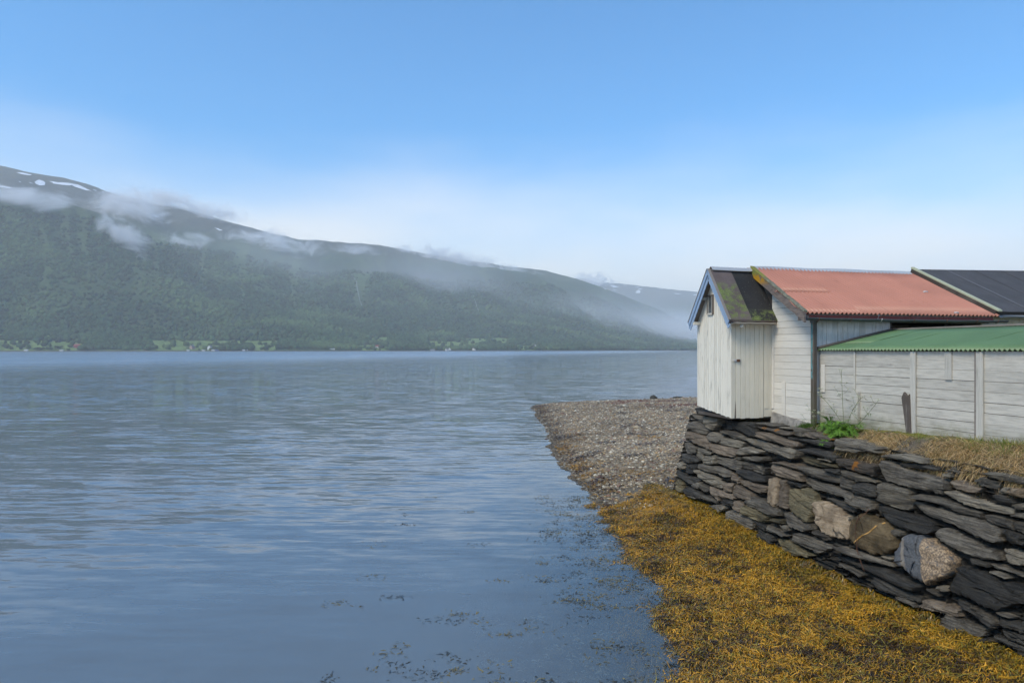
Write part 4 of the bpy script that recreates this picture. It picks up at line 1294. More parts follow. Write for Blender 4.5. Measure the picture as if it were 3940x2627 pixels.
STONES = '''d 3.43,2.81 3.11,2.84 2.63,2.76 2.67,2.66 3.33,2.62
g 3.56,2.64 2.95,2.63 2.78,2.62 2.87,2.45 3.13,2.43 3.42,2.53
l 2.77,2.65 2.18,2.63 2.15,2.50 2.43,2.28 2.85,2.41 2.87,2.51
g 3.63,2.37 3.41,2.45 2.74,2.40 2.52,2.27 2.63,2.16 3.05,2.14 3.62,2.22
b 3.64,2.14 3.22,2.16 2.61,2.11 2.29,2.01 2.22,1.80 2.64,1.83 3.27,1.91 3.55,1.95
g 2.49,2.26 1.90,2.26 1.83,2.16 2.00,2.03 2.32,2.03 2.58,2.12
d 1.92,2.59 0.61,2.68 0.48,2.35 0.74,2.33 1.41,2.42 1.86,2.40
g 1.99,2.35 1.42,2.39 0.97,2.32 0.87,2.23 1.21,2.21 1.91,2.28
l 1.82,2.19 1.21,2.20 0.97,2.17 0.99,2.04 1.35,2.00 1.88,2.00 1.89,2.06
b 2.27,1.98 1.93,2.00 1.03,2.00 1.00,1.91 1.17,1.80 1.54,1.75 2.06,1.78
l 0.94,2.30 0.54,2.29 0.51,2.15 0.79,2.19
g 3.66,1.82 3.42,1.87 2.88,1.78 2.92,1.63 3.33,1.56 3.53,1.62
l 3.01,1.76 2.73,1.80 2.05,1.77 2.57,1.68 2.52,1.51 2.76,1.52 2.98,1.58
d 3.51,1.56 3.00,1.56 2.61,1.49 2.71,1.41 3.22,1.32 3.44,1.37
l 2.51,1.65 1.99,1.74 1.93,1.65 1.89,1.50 2.32,1.46 2.47,1.49
g 1.97,1.71 1.51,1.74 1.07,1.75 0.80,1.73 0.79,1.61 0.91,1.49 1.45,1.52 1.92,1.53
l 1.05,2.04 0.82,2.11 0.12,2.09 0.14,2.02 0.48,1.98 0.86,1.89 1.18,1.87
l 1.30,1.77 0.85,1.86 -0.03,2.00 -0.07,1.89 0.38,1.82 0.78,1.79 1.23,1.73
l 3.74,1.26 3.54,1.34 3.23,1.29 3.21,1.18 3.47,1.12 3.67,1.18
d 3.24,1.30 2.71,1.40 2.62,1.32 2.71,1.24 2.79,1.11 3.15,1.10
g 2.66,1.42 2.41,1.45 1.83,1.48 1.28,1.45 1.18,1.33 1.36,1.27 1.84,1.29 2.29,1.28 2.56,1.30
g 0.85,1.75 0.56,1.78 0.09,1.75 -0.12,1.75 -0.12,1.62 0.33,1.61 0.77,1.60
d 0.96,1.54 0.62,1.60 -0.18,1.59 -0.23,1.46 0.14,1.38 0.67,1.41 0.94,1.46
b 1.32,1.44 0.79,1.39 0.75,1.25 1.14,1.28
d 3.70,1.06 3.53,1.08 2.97,1.03 2.56,1.08 2.42,0.99 2.77,0.83 3.24,0.89 3.56,0.94
l 2.74,1.24 2.54,1.27 1.92,1.23 1.54,1.15 1.41,1.11 1.42,0.98 1.71,0.98 2.23,1.03 2.56,1.09
o 3.64,0.76 3.51,0.85 3.21,0.78 3.14,0.57 3.38,0.53 3.55,0.63
g 2.78,0.86 2.46,0.98 2.32,0.89 2.43,0.79 2.68,0.77
g 2.36,0.94 1.99,0.95 1.93,0.82 2.11,0.77 2.32,0.84
d 2.96,0.73 2.74,0.78 2.40,0.74 2.17,0.68 2.12,0.58 2.43,0.57 2.89,0.57 3.06,0.64
b 1.97,0.96 1.47,0.94 0.95,0.94 0.70,0.90 0.87,0.86 1.39,0.79 1.37,0.69 1.70,0.75 1.88,0.83
b 1.44,1.12 1.04,1.21 0.89,1.22 0.97,1.10 1.01,0.98 1.32,0.96
b 1.04,1.15 0.85,1.23 0.48,1.14 0.16,1.11 0.20,0.96 0.47,0.93 0.94,0.95
g 0.47,0.92 0.19,1.00 -0.08,1.05 -0.20,0.88 0.03,0.84 0.39,0.86
b 0.77,1.34 0.45,1.38 -0.08,1.37 -0.27,1.37 -0.31,1.25 -0.03,1.18 0.34,1.21 0.75,1.25
d 1.24,0.82 0.69,0.89 0.76,0.79 0.75,0.71 1.06,0.67 1.32,0.69
g 2.19,0.71 1.84,0.73 1.58,0.69 1.37,0.65 1.69,0.62 1.96,0.60 2.12,0.64
g 1.71,0.55 1.32,0.64 1.21,0.48 1.48,0.46
l 1.30,0.64 1.13,0.68 1.03,0.61 1.14,0.52 1.28,0.54
b 0.69,0.88 0.38,0.85 0.39,0.68 0.52,0.64 0.72,0.69 0.74,0.81
o 0.37,0.83 0.03,0.83 -0.49,0.79 -0.53,0.67 -0.35,0.60 0.14,0.61 0.40,0.64
g 1.00,0.57 0.80,0.64 0.49,0.65 0.05,0.59 -0.09,0.48 -0.03,0.38 0.20,0.25 0.41,0.24 0.72,0.28 0.93,0.35
d -0.03,0.59 -0.25,0.60 -0.56,0.60 -0.61,0.47 -0.30,0.48
d -0.23,0.44 -0.39,0.47 -0.74,0.42 -0.83,0.34 -0.75,0.21 -0.45,0.17 -0.23,0.23
g 2.96,0.60 2.56,0.63 2.32,0.57 2.56,0.52 2.87,0.54
g 0.62,2.70 0.17,2.72 -0.09,2.69 -0.05,2.63 0.15,2.65 0.58,2.64
r 0.57,2.62 0.10,2.63 -0.71,2.62 -0.73,2.55 -0.48,2.51 -0.03,2.54 0.55,2.56
l -0.08,2.66 -0.27,2.69 -0.77,2.70 -0.71,2.66 -0.19,2.63
b 0.54,2.48 0.06,2.52 -0.46,2.47 -0.93,2.43 -1.03,2.38 -1.00,2.33 -0.77,2.29 -0.26,2.33 0.47,2.35
l -0.72,2.69 -0.96,2.69 -1.08,2.58 -0.98,2.54 -0.80,2.56
r -0.99,2.65 -1.37,2.69 -1.54,2.65 -1.90,2.60 -1.57,2.56 -1.02,2.55
d -0.52,2.50 -0.94,2.51 -1.42,2.55 -1.87,2.56 -1.91,2.44 -1.49,2.43 -1.06,2.46
l -1.93,2.62 -2.13,2.67 -2.49,2.66 -2.72,2.63 -3.11,2.61 -3.13,2.51 -2.80,2.49 -2.56,2.43 -2.34,2.43 -1.98,2.42
l 0.68,2.31 0.36,2.32 0.01,2.29 -0.36,2.26 -0.72,2.29 -1.01,2.28 -1.04,2.12 -0.95,2.08 -0.65,2.06 -0.35,2.09 -0.00,2.11 0.30,2.14 0.62,2.15
d -1.05,2.32 -1.36,2.37 -1.90,2.37 -2.13,2.31 -2.15,2.22 -1.96,2.21 -1.51,2.25 -1.08,2.25
l -1.64,2.20 -1.92,2.22 -2.05,2.19 -1.96,2.18
o -1.05,2.13 -1.15,2.18 -1.41,2.19 -1.67,2.14 -2.15,2.15 -2.21,2.10 -1.71,2.03 -1.43,2.03 -1.20,2.04
b -0.32,1.92 -0.54,1.97 -0.95,1.99 -1.17,1.99 -1.16,1.88 -0.95,1.88 -0.56,1.90
b -0.20,1.84 -0.41,1.88 -1.03,1.84 -1.34,1.82 -1.33,1.67 -0.93,1.65 -0.51,1.65 -0.25,1.70
g 0.46,1.76 0.20,1.77 -0.12,1.70 -0.09,1.61 0.40,1.60
g -1.16,1.97 -1.28,1.98 -1.68,1.99 -2.06,1.97 -2.40,1.98 -2.67,1.93 -2.71,1.86 -2.53,1.83 -1.97,1.80 -1.47,1.82 -1.32,1.87
g -1.33,1.74 -1.42,1.77 -1.76,1.74 -2.13,1.75 -2.49,1.73 -2.78,1.71 -2.81,1.60 -2.54,1.59 -2.03,1.60 -1.66,1.57 -1.35,1.66
d -1.88,2.03 -2.19,2.09 -2.32,2.04 -2.33,1.98 -1.95,1.99
r -2.12,2.27 -2.33,2.31 -2.87,2.30 -3.18,2.31 -3.20,2.23 -3.09,2.08 -2.80,2.11 -2.46,2.11 -2.19,2.14
t -0.32,1.56 -0.41,1.61 -0.63,1.60 -0.72,1.22 -0.70,1.11 -0.68,1.02 -0.43,1.05 -0.35,1.39
b -0.63,1.61 -0.80,1.63 -0.90,1.40 -1.02,1.24 -1.09,1.05 -0.95,1.02 -0.72,1.06 -0.72,1.21 -0.67,1.39
o -0.89,1.42 -1.09,1.49 -1.25,1.47 -1.35,1.56 -1.52,1.56 -1.73,1.50 -1.82,1.38 -1.80,1.26 -1.83,1.11 -1.78,0.95 -1.57,0.96 -1.15,1.03 -1.02,1.21
d -0.81,1.61 -1.16,1.63 -1.41,1.61 -1.25,1.52 -0.97,1.54 -0.81,1.55
g 0.20,1.08 -0.43,1.07 -0.82,0.99 -0.86,0.88 -0.74,0.82 -0.53,0.81 -0.20,0.84 0.10,0.83
o 0.07,0.76 -0.23,0.79 -0.51,0.76 -0.49,0.65 -0.30,0.62 0.02,0.62
o -0.61,0.77 -0.96,0.81 -0.99,0.72 -0.64,0.69
g -0.04,0.57 -0.38,0.60 -0.93,0.58 -1.26,0.57 -1.16,0.52 -0.61,0.48 -0.24,0.48
g -0.93,0.97 -1.11,1.01 -1.48,0.94 -1.86,0.94 -1.91,0.83 -1.67,0.75 -1.26,0.73 -1.01,0.84
g -1.02,0.72 -1.15,0.76 -1.25,0.66 -1.17,0.61 -1.07,0.64
t -1.84,1.35 -1.91,1.40 -2.27,1.41 -2.50,1.39 -2.81,1.23 -2.86,1.00 -2.79,0.89 -2.46,0.84 -2.16,0.89 -2.02,1.01
g -1.93,0.85 -2.16,0.88 -2.39,0.85 -2.44,0.79 -2.28,0.73 -2.04,0.75
g -1.40,0.65 -1.50,0.68 -1.99,0.69 -2.44,0.69 -2.53,0.67 -2.17,0.44 -2.02,0.47 -1.60,0.47 -1.32,0.46
o -0.91,0.41 -1.08,0.46 -1.49,0.44 -1.60,0.37 -2.12,0.39 -1.42,0.19 -1.17,0.21
d -2.04,1.50 -2.17,1.52 -2.57,1.52 -2.85,1.49 -2.88,1.38 -2.52,1.40
l -2.62,1.31 -2.83,1.27 -2.79,1.21 -2.62,1.25
l -3.12,2.48 -3.62,2.59 -3.96,2.58 -4.13,2.56 -4.15,2.50 -3.93,2.48 -3.44,2.46 -3.16,2.43
g -3.18,2.38 -3.25,2.41 -3.62,2.37 -3.93,2.34 -4.51,2.33 -4.63,2.28 -4.65,2.18 -4.54,2.04 -4.38,2.07 -3.95,2.05 -3.67,2.06 -3.39,2.06 -3.22,2.23
l -3.27,1.98 -3.42,2.04 -3.94,2.01 -3.98,1.91 -4.06,1.72 -3.93,1.66 -3.73,1.66 -3.52,1.67 -3.31,1.68
d -2.69,1.89 -2.95,1.95 -3.26,1.93 -3.31,1.76 -3.12,1.73 -2.76,1.71
l -2.35,2.08 -2.63,2.08 -2.87,2.06 -3.16,2.02 -3.04,1.98 -2.69,1.92 -2.66,1.95 -2.35,1.98
g -2.30,1.97 -2.67,1.91 -2.74,1.74 -2.50,1.74 -2.37,1.75
g -2.52,1.72 -2.79,1.71 -3.17,1.68 -3.27,1.54 -3.19,1.48 -2.88,1.48 -2.61,1.54
d -3.60,2.42 -3.92,2.46 -4.15,2.48 -4.47,2.48 -4.49,2.41 -4.00,2.38 -3.70,2.37
g -4.51,2.46 -4.57,2.48 -4.60,2.52 -4.75,2.45 -4.66,2.42 -4.52,2.41
l -4.55,2.40 -4.66,2.42 -4.68,2.36 -4.57,2.35
b -4.65,2.31 -4.80,2.35 -4.91,2.33 -5.16,2.27 -5.13,2.21 -4.99,2.18 -4.86,2.19 -4.74,2.19 -4.66,2.24
l -4.57,2.13 -4.72,2.17 -4.98,2.13 -5.17,2.11 -5.34,2.10 -5.76,2.10 -5.75,2.00 -5.57,1.99 -5.31,1.98 -5.12,1.98 -4.85,2.02 -4.60,2.08
g -3.99,1.91 -4.14,2.00 -4.48,2.03 -4.86,1.98 -5.21,1.93 -5.23,1.84 -5.18,1.84 -4.89,1.86 -4.51,1.91 -4.22,1.90
g -4.04,1.83 -4.23,1.86 -4.52,1.85 -4.95,1.83 -5.24,1.83 -5.41,1.80 -5.55,1.79 -5.65,1.75 -5.70,1.62 -5.60,1.57 -5.38,1.57 -5.17,1.60 -4.85,1.65 -4.57,1.66 -4.28,1.69 -4.11,1.74
g -5.27,1.91 -5.38,1.94 -5.68,1.93 -5.77,1.88 -5.79,1.80 -5.67,1.81 -5.40,1.82
l -5.22,2.54 -5.38,2.56 -5.65,2.56 -5.86,2.52 -5.88,2.46 -5.47,2.45 -5.26,2.46 -5.16,2.52
d -5.01,2.38 -5.16,2.46 -5.25,2.44 -5.42,2.42 -5.47,2.44 -5.45,2.31 -5.32,2.30 -5.18,2.31
l -5.46,2.31 -5.52,2.37 -5.62,2.38 -5.63,2.29 -5.51,2.26
t -5.62,2.34 -5.66,2.39 -5.81,2.40 -5.87,2.27 -5.66,2.28
d -5.37,2.24 -5.50,2.26 -5.75,2.23 -5.71,2.13 -5.52,2.12 -5.43,2.17
l -5.70,2.16 -5.89,2.23 -5.93,2.13 -5.77,2.09
g -5.79,2.06 -5.92,2.08 -5.96,2.01 -5.75,1.99
w -2.86,1.21 -3.00,1.39 -3.09,1.44 -3.38,1.40 -3.69,1.40 -3.76,1.32 -3.93,1.19 -3.98,1.06 -3.86,0.95 -3.70,0.87 -3.39,0.80 -3.16,0.81 -2.95,0.87 -2.85,1.03
d -3.35,1.58 -3.38,1.65 -3.73,1.64 -4.11,1.64 -4.36,1.64 -4.52,1.58 -4.58,1.49 -4.43,1.39 -4.21,1.38 -4.02,1.37 -3.74,1.39 -3.56,1.46
g -4.59,1.49 -4.63,1.56 -4.87,1.57 -5.22,1.53 -5.38,1.49 -5.59,1.47 -5.69,1.35 -5.52,1.31 -5.28,1.30 -5.02,1.32 -4.81,1.36 -4.68,1.41 -4.57,1.44
l -3.74,1.31 -3.82,1.34 -4.01,1.34 -4.00,1.26 -3.79,1.21
l -3.66,0.84 -3.74,0.89 -3.97,0.92 -3.94,0.86 -3.85,0.81 -3.73,0.80
v -4.08,1.32 -4.22,1.37 -4.42,1.35 -4.69,1.32 -4.92,1.24 -5.00,1.11 -5.02,1.04 -4.97,0.92 -4.79,0.78 -4.68,0.70 -4.46,0.70 -4.23,0.80 -3.99,0.83 -3.99,0.96 -4.03,1.15
g -2.68,0.74 -2.98,0.74 -3.22,0.78 -3.56,0.80 -3.90,0.80 -3.92,0.72 -3.73,0.70 -3.42,0.69 -3.04,0.67 -2.70,0.68
d -2.68,0.54 -2.98,0.59 -3.39,0.61 -3.84,0.66 -4.22,0.64 -4.55,0.62 -4.49,0.51 -4.26,0.47 -3.75,0.50 -3.21,0.51 -2.75,0.47
g -2.71,0.45 -2.81,0.46 -3.22,0.46 -3.42,0.44 -3.33,0.37 -3.04,0.39 -2.76,0.38
d -3.51,0.38 -3.58,0.47 -3.83,0.47 -4.27,0.44 -4.56,0.43 -4.55,0.36 -4.08,0.33 -3.76,0.29 -3.53,0.35
g -4.12,0.32 -4.24,0.35 -4.46,0.33 -4.55,0.28 -4.39,0.27 -4.13,0.27
b -4.61,0.41 -4.66,0.45 -4.96,0.49 -5.15,0.50 -5.27,0.49 -5.27,0.39 -5.13,0.35 -4.99,0.36 -4.82,0.33 -4.64,0.30
g -4.95,0.26 -5.03,0.38 -5.17,0.39 -5.29,0.38 -5.50,0.37 -5.66,0.39 -5.70,0.28 -5.61,0.24 -5.45,0.21 -5.24,0.19 -5.05,0.12 -4.95,0.18
d -5.05,0.12 -5.25,0.16 -5.46,0.19 -5.75,0.27 -5.75,0.20 -5.55,0.14 -5.31,0.12 -5.10,0.09
d -5.03,0.76 -5.07,0.90 -5.08,1.12 -5.39,1.15 -5.64,1.10 -6.12,1.13 -6.18,0.91 -5.94,0.80 -5.81,0.70 -5.58,0.67 -5.33,0.73 -5.11,0.73
g -5.22,1.27 -5.36,1.28 -5.55,1.28 -5.60,1.22 -5.46,1.20 -5.30,1.18
l -5.58,1.17 -5.66,1.20 -5.84,1.19 -5.86,1.15 -5.71,1.14
l -5.71,1.52 -5.77,1.54 -6.07,1.55 -6.10,1.39 -5.85,1.33 -5.78,1.36 -5.71,1.46
g -5.60,1.29 -5.83,1.27 -6.09,1.27 -6.11,1.22 -5.84,1.23 -5.62,1.22
d -5.67,1.80 -5.78,1.79 -5.99,1.78 -6.01,1.66 -5.80,1.61 -5.71,1.65
g -5.78,1.94 -5.95,1.96 -5.99,1.79 -5.81,1.82
d -5.18,0.65 -5.35,0.64 -5.61,0.56 -5.86,0.47 -5.71,0.44 -5.46,0.51 -5.25,0.57
g -5.38,0.63 -5.51,0.64 -5.71,0.59 -5.87,0.49 -5.80,0.47 -5.53,0.55
g -5.79,0.68 -5.92,0.70 -6.03,0.69 -6.02,0.66 -5.82,0.64
d -5.87,0.62 -6.22,0.66 -6.25,0.54 -6.00,0.52 -5.85,0.53
d -5.86,0.48 -6.25,0.51 -6.27,0.42 -6.03,0.37 -5.92,0.42
d -5.77,0.35 -5.88,0.36 -6.28,0.37 -6.30,0.29 -5.98,0.28
l -4.82,0.72 -4.89,0.74 -5.04,0.71 -4.95,0.66 -4.83,0.69
g -4.61,0.62 -4.74,0.64 -4.87,0.60 -4.85,0.55 -4.74,0.56'''
seed = 100  # the long slab under the shed is toned dark for its shade
for ln in STONES.strip().splitlines():
    tone, *pts = ln.split()
    poly = [tuple(float(a) for a in p.split(',')) for p in pts]
    seed += 1
    pr = {'w': 0.17, 't': 0.13, 'v': 0.17}.get(tone, 0.045 + 0.075 * RND.random())
    lb = {'w': 'round brown boulder with a pale vein across it', 'v': 'banded dark boulder with an orange quartz half'}.get(tone)
    so = stone_obj('stone', poly, tone, pr, seed, wall, 60, 0.55 if tone in 'wvt' else 1.0, lb)
    if tone == 'w': BOULDER = so

# smaller packing stones set back between the big slabs, and the courses running on out of view
pv, pf, off = [], [], 0
for (ya, yb, rec) in ((-6.25, 3.75, -0.17), (-13.0, -6.2, 0.02)):
    z = -0.25
    while z < 2.55:
        h = RND.uniform(0.09, 0.17)
        y = ya + RND.uniform(-0.2, 0)
        while y < yb:
            w = RND.uniform(0.22, 0.75)
            y1 = min(y + w, yb + 0.1)
            if y1 - y > 0.1:
                s = RND.uniform(-0.02, 0.02)
                V, F4, F3 = stone_arrays([(y, z + s), (y1 - 0.015, z - s), (y1 - 0.03, z + h - s - 0.012), (y + 0.02, z + h + s - 0.012)],
                                         rec + RND.uniform(-0.04, 0.05), RND.randrange(1 << 20), 16, 0.25)
                V[:, 0] += 0.0
                pv.append(V); pf.append(np.vstack([F4, np.c_[F3, F3[:, 2]]]) + off); off += len(V)
            y = y1
        z += h
PV = np.vstack(pv)
bmF = np.vstack(pf)
me = bpy.data.meshes.new('packing_stone')
me.from_pydata(PV.tolist(), [], [tuple(f) if f[2] != f[3] else tuple(f[:3]) for f in bmF.tolist()])
me.materials.append(MAT['st_d']); me.update()  # set-back stones toned dark to deepen the shade in the gaps
pk = bpy.data.objects.new('packing_stone', me); COL.objects.link(pk); place(pk, wall); pk['kind'] = 'stuff'

# pale vein across the brown boulder and a rusty wire hung over it, both laid on the stone itself
from mathutils.bvhtree import BVHTree
bvh = BVHTree.FromPolygons([v.co.copy() for v in BOULDER.data.vertices], [tuple(q.vertices) for q in BOULDER.data.polygons])


def face_x(y, z, default):
    h = bvh.ray_cast(Vector((-6, y, z)), Vector((1, 0, 0)))[0]
    return h.x if h is not None else wall_x(z) - default


V, F = [], []
nv = 16
for i in range(nv + 1):
    t = i / nv
    y = -3.03 - 0.62 * t; z = 0.895 + 0.50 * t + 0.02 * math.sin(t * 7)
    w = 0.014 * (0.7 + 0.5 * RND.random())
    for (s, lift) in ((-1, -0.02), (-0.8, 0.006), (0.8, 0.006), (1, -0.02)):
        yy, zz = y + s * w * 0.62, z + s * w * 0.78
        V.append((face_x(yy, zz, 0.12) - lift, yy, zz))
    if i:
        for k in range(3): F.append((4 * i - 4 + k, 4 * i - 3 + k, 4 * i + 1 + k, 4 * i + k))
o = py_mesh('quartz_vein', V, F, simple('orange_quartz', (0.50, 0.28, 0.085), 0.7, 0.004, 14, 0.4)); place(o, wall)
wp = []
for (y, z) in ((-3.26, 1.56), (-3.20, 1.46), (-3.15, 1.38), (-3.10, 1.28), (-3.07, 1.18), (-3.09, 1.06), (-3.13, 0.94), (-3.19, 0.82), (-3.27, 0.72), (-3.36, 0.62), (-3.45, 0.53)):
    wp.append((face_x(y, z, 0.13) - 0.012, y, z))
tube('wire', wp, 0.005, MAT['rust'], wall, 6)

# ---- soil bank between the wall and the sheds
by = np.linspace(-13, -0.15, 150); bx = np.linspace(-0.84, 0.06, 26)
BX, BY = np.meshgrid(bx, by)
u = (BX + 0.84) / 0.90
basez = np.interp(BY, [-13, -5.0, -1.8, -0.2], [2.98, 2.90, 2.77, 2.70])
BZ = 2.56 + (basez - 2.56) * sstep(0.05, 0.80, u) + 0.04 * fbm(BX * 4, BY * 4, 4, 70) * (1 - sstep(0.9, 1, u)) + 0.05 * np.clip(fbm(BY * 1.6, BX * 1.6, 3, 72), 0, 1) * sstep(0.1, 0.3, u) * (1 - sstep(0.7, 1, u))
BZ = np.where(u < 0.03, 2.44, BZ)


def soil_mat():
    m = M('bank_soil')
    v = m.coords()
    n = m.noise(v, 18, 6, 0.7); n2 = m.noise(v, 3.0, 5, 0.6)
    c = m.mix(m.rng(n, 0.3, 0.7), (0.055, 0.042, 0.028), (0.15, 0.125, 0.09))
    moss = m.mix(m.rng(n, 0.35, 0.65), (0.075, 0.075, 0.012), (0.20, 0.185, 0.025))
    x = m.xyz(v, 0)
    c = m.mix(m.math('MULTIPLY', m.rng(x, -0.40, -0.12), m.rng(n2, 0.40, 0.52)), c, moss)
    m.color(c); m.rough(0.95); m.bump(n, 0.03, 0.9)
    return m.m


bank = np_mesh('ground_bank', np.stack([BX, BY, BZ], -1).reshape(-1, 3), grid_faces(len(by), len(bx)), soil_mat(), None, True)
bank.location = (OX, OY, 0); bank.rotation_euler = (0, 0, ANG)
tag(bank, 'strip of mossy soil along the top of the quay', kind='structure')
quay = py_mesh('quay_ground', [(-0.3, -14, 2.6), (14, -14, 2.6), (14, 6, 2.6), (-0.3, 3.8, 2.6), (-0.3, -14, -0.5), (14, -14, -0.5), (14, 6, -0.5), (-0.3, 3.8, -0.5)],
               [(0, 1, 2, 3), (0, 4, 5, 1), (1, 5, 6, 2), (2, 6, 7, 3), (3, 7, 4, 0)], soil_mat())
quay.location = (OX, OY, 0); quay.rotation_euler = (0, 0, ANG)
tag(quay, 'earth fill of the quay under the sheds', kind='structure')


def bank_z(x, y):
    i = (np.clip((np.asarray(x) + 0.84) / 0.90, 0, 1) * (len(bx) - 1)); j = np.clip((np.asarray(y) + 13) / 12.85, 0, 1) * (len(by) - 1)
    return BZ[np.round(j).astype(int), np.round(i).astype(int)]


# ================================================================ white gabled shed with the steep felt roof
shed = root('gabled_shed', -0.6, 2.05, 2.7, 'small cream gabled shed with blue bargeboards perched on the wall end', 'shed')
XG, Y0, Y1 = -1.23, 1.25, 2.85
RY, RZ = 1.97, 6.45          # ridge
EV_Y, EV_Z = 1.03, 5.13      # eaves of the felt slope
EV_Y2 = 2 * RY - EV_Y
slope_shed = (RZ - EV_Z) / (RY - EV_Y)


def roof_under(y):
    return RZ - 0.09 - slope_shed * abs(y - RY)


# carcass behind the boards
cz = 2.78
gv = [(XG + 0.03, Y0 + 0.03, cz), (XG + 0.03, Y1 - 0.02, cz + 0.16), (XG + 0.03, Y1 - 0.02, roof_under(Y1)), (XG + 0.03, RY, RZ - 0.12), (XG + 0.03, Y0 + 0.03, roof_under(Y0))]
prism('carcass', gv, (1.5, 0, 0), MAT['wood_dark'], shed, 0)
wg = box('gable_wall', XG + 0.02, XG + 0.035, Y0 + 0.05, Y1 - 0.05, 2.95, 5.3, MAT['wood_dark'], shed, 0)
NB = 17
for i in range(NB):
    a = Y0 + (Y1 - Y0) * i / NB; b = Y0 + (Y1 - Y0) * (i + 1) / NB - RND.uniform(0.004, 0.013)
    za = 2.73 + 0.18 * (a - Y0) / (Y1 - Y0) + RND.uniform(-0.012, 0.012); zb = 2.73 + 0.18 * (b - Y0) / (Y1 - Y0) + RND.uniform(-0.012, 0.012)
    top = [(XG, b, roof_under(b)), (XG, a, roof_under(a))]
    if a < RY < b: top = [(XG, b, roof_under(b)), (XG, RY, RZ - 0.12), (XG, a, roof_under(a))]
    prism('board', [(XG, a, za), (XG, b, zb)] + top, (0.022 + RND.uniform(-0.003, 0.003), 0, 0), MAT['shed_gable'], wg, 0.003)
# door wall: fixed plank, plank door, corner board
dw = box('door_wall', XG + 0.04, -0.02, Y0 + 0.02, Y0 + 0.035, 2.80, 5.05, MAT['wood_dark'], shed, 0)
edges = [XG, -1.105, -0.975, -0.845, -0.715, -0.59, -0.46, -0.335]
box('board', edges[0], edges[1] - 0.005, Y0 - 0.003, Y0 + 0.022, 2.73, 5.08, MAT['shed_door'], dw)
box('board', -0.322, -0.06, Y0 + 0.0, Y0 + 0.02, 2.745, 5.10, MAT['shed_door'], dw)
box('corner_board', -0.30, -0.20, Y0 - 0.012, Y0 - 0.001, 2.95, 5.06, MAT['shed_door'], dw)
# rotten foot of the fixed plank
prism('rot', [(-1.145, Y0 - 0.005, 2.735), (-1.095, Y0 - 0.005, 2.735), (-1.105, Y0 - 0.005, 2.93), (-1.122, Y0 - 0.005, 3.16), (-1.13, Y0 - 0.005, 2.98)], (0, 0.004, 0), MAT['rotten'], dw, 0)
door = box('door', edges[1], edges[-1], Y0 + 0.012, Y0 + 0.03, 2.74, 5.02, MAT['wood_dark'], shed, 0.002)
for i in range(1, 7):
    box('board', edges[i] + 0.003, edges[i + 1] - 0.004, Y0 - 0.010 + RND.uniform(-0.002, 0.002), Y0 + 0.012, 2.725 + RND.uniform(-0.01, 0.01), 5.04, MAT['shed_door'], door)
box('latch_plate', -1.17, -0.98, Y0 - 0.022, Y0 - 0.012, 4.10, 4.17, MAT['galv'], door, 0.002)
box('latch', -1.10, -1.01, Y0 - 0.045, Y0 - 0.021, 4.105, 4.165, MAT['rust'], door, 0.004)
tube('bolt', [(-1.22, Y0 - 0.032, 4.135), (-0.99, Y0 - 0.032, 4.135)], 0.010, MAT['galv'], door, 8)
box('floor', XG + 0.02, -0.1, Y0 + 0.03, Y1 - 0.03, 2.70, 2.775, MAT['wood_dark'], shed)
# window in the gable
win = box('window', XG - 0.012, XG - 0.002, 2.045, 2.295, 5.33, 5.77, MAT['inside_shade'], shed, 0)
for (ya, yb, za, zb) in ((2.025, 2.065, 5.30, 5.80), (2.275, 2.315, 5.30, 5.80), (2.066, 2.274, 5.76, 5.80)):
    box('frame', XG - 0.034, XG - 0.003, ya, yb, za, zb, MAT['rotten'], win)
box('sill', XG - 0.045, XG - 0.003, 2.066, 2.274, 5.285, 5.335, MAT['post'], win)
box('pane', XG - 0.020, XG - 0.014, 2.068, 2.272, 5.337, 5.758, MAT['glass'], win, 0)
for (ya, yb) in ((2.068, 2.09), (2.25, 2.272)):
    box('sash', XG - 0.028, XG - 0.013, ya, yb, 5.34, 5.755, MAT['post'], win, 0.002)
# roof: boards, two felt strips on the near slope, far slope in one
XB = -1.45
sl = Vector((0, EV_Y - RY, EV_Z - RZ)); sll = sl.length; sln = sl.normalized()
nrm = Vector((0, sln.z, -sln.y)); nrm = nrm if nrm.z > 0 else -nrm


def slab(name, x0, x1, t0, t1, h0, h1, mat, parent, ysign=1, bev=0.004, wob=0.0):
    """slab on the shed roof: t along the slope from the ridge, h above the slope plane"""
    def P(x, t, h):
        p = Vector((x, RY, RZ)) + Vector((0, sln.y * ysign, sln.z)) * t + Vector((0, nrm.y * ysign, nrm.z)) * h
        return p
    pts = [P(x0, t0, h0), P(x1, t0, h0), P(x1, t1, h0), P(x0, t1, h0)]
    vec = P(x0, t0, h1) - P(x0, t0, h0)
    return prism(name, pts, vec, mat, parent, bev)


rf = slab('roof', XB + 0.03, 0.30, 0.0, sll - 0.02, -0.075, -0.03, MAT['wood_grey'], shed)
slab('felt', XB + 0.02, -0.80, 0.02, sll + 0.02, -0.029, 0.004, MAT['felt_purple'], rf, 1, 0.003)
slab('felt', -0.812, 0.30, 0.02, sll + 0.015, -0.0285, -0.006, MAT['felt_black'], rf, 1, 0.003)
slab('felt_edge', XB + 0.02, -0.16, sll + 0.021, sll + 0.05, -0.11, -0.004, MAT['felt_purple'], rf, 1, 0.006)
slab('roof_back', XB + 0.03, 0.30, 0.0, sll - 0.02, -0.075, -0.03, MAT['wood_grey'], shed, -1)
slab('felt_back', XB + 0.02, 0.30, 0.02, sll + 0.02, -0.029, 0.0, MAT['felt_black'], shed, -1)
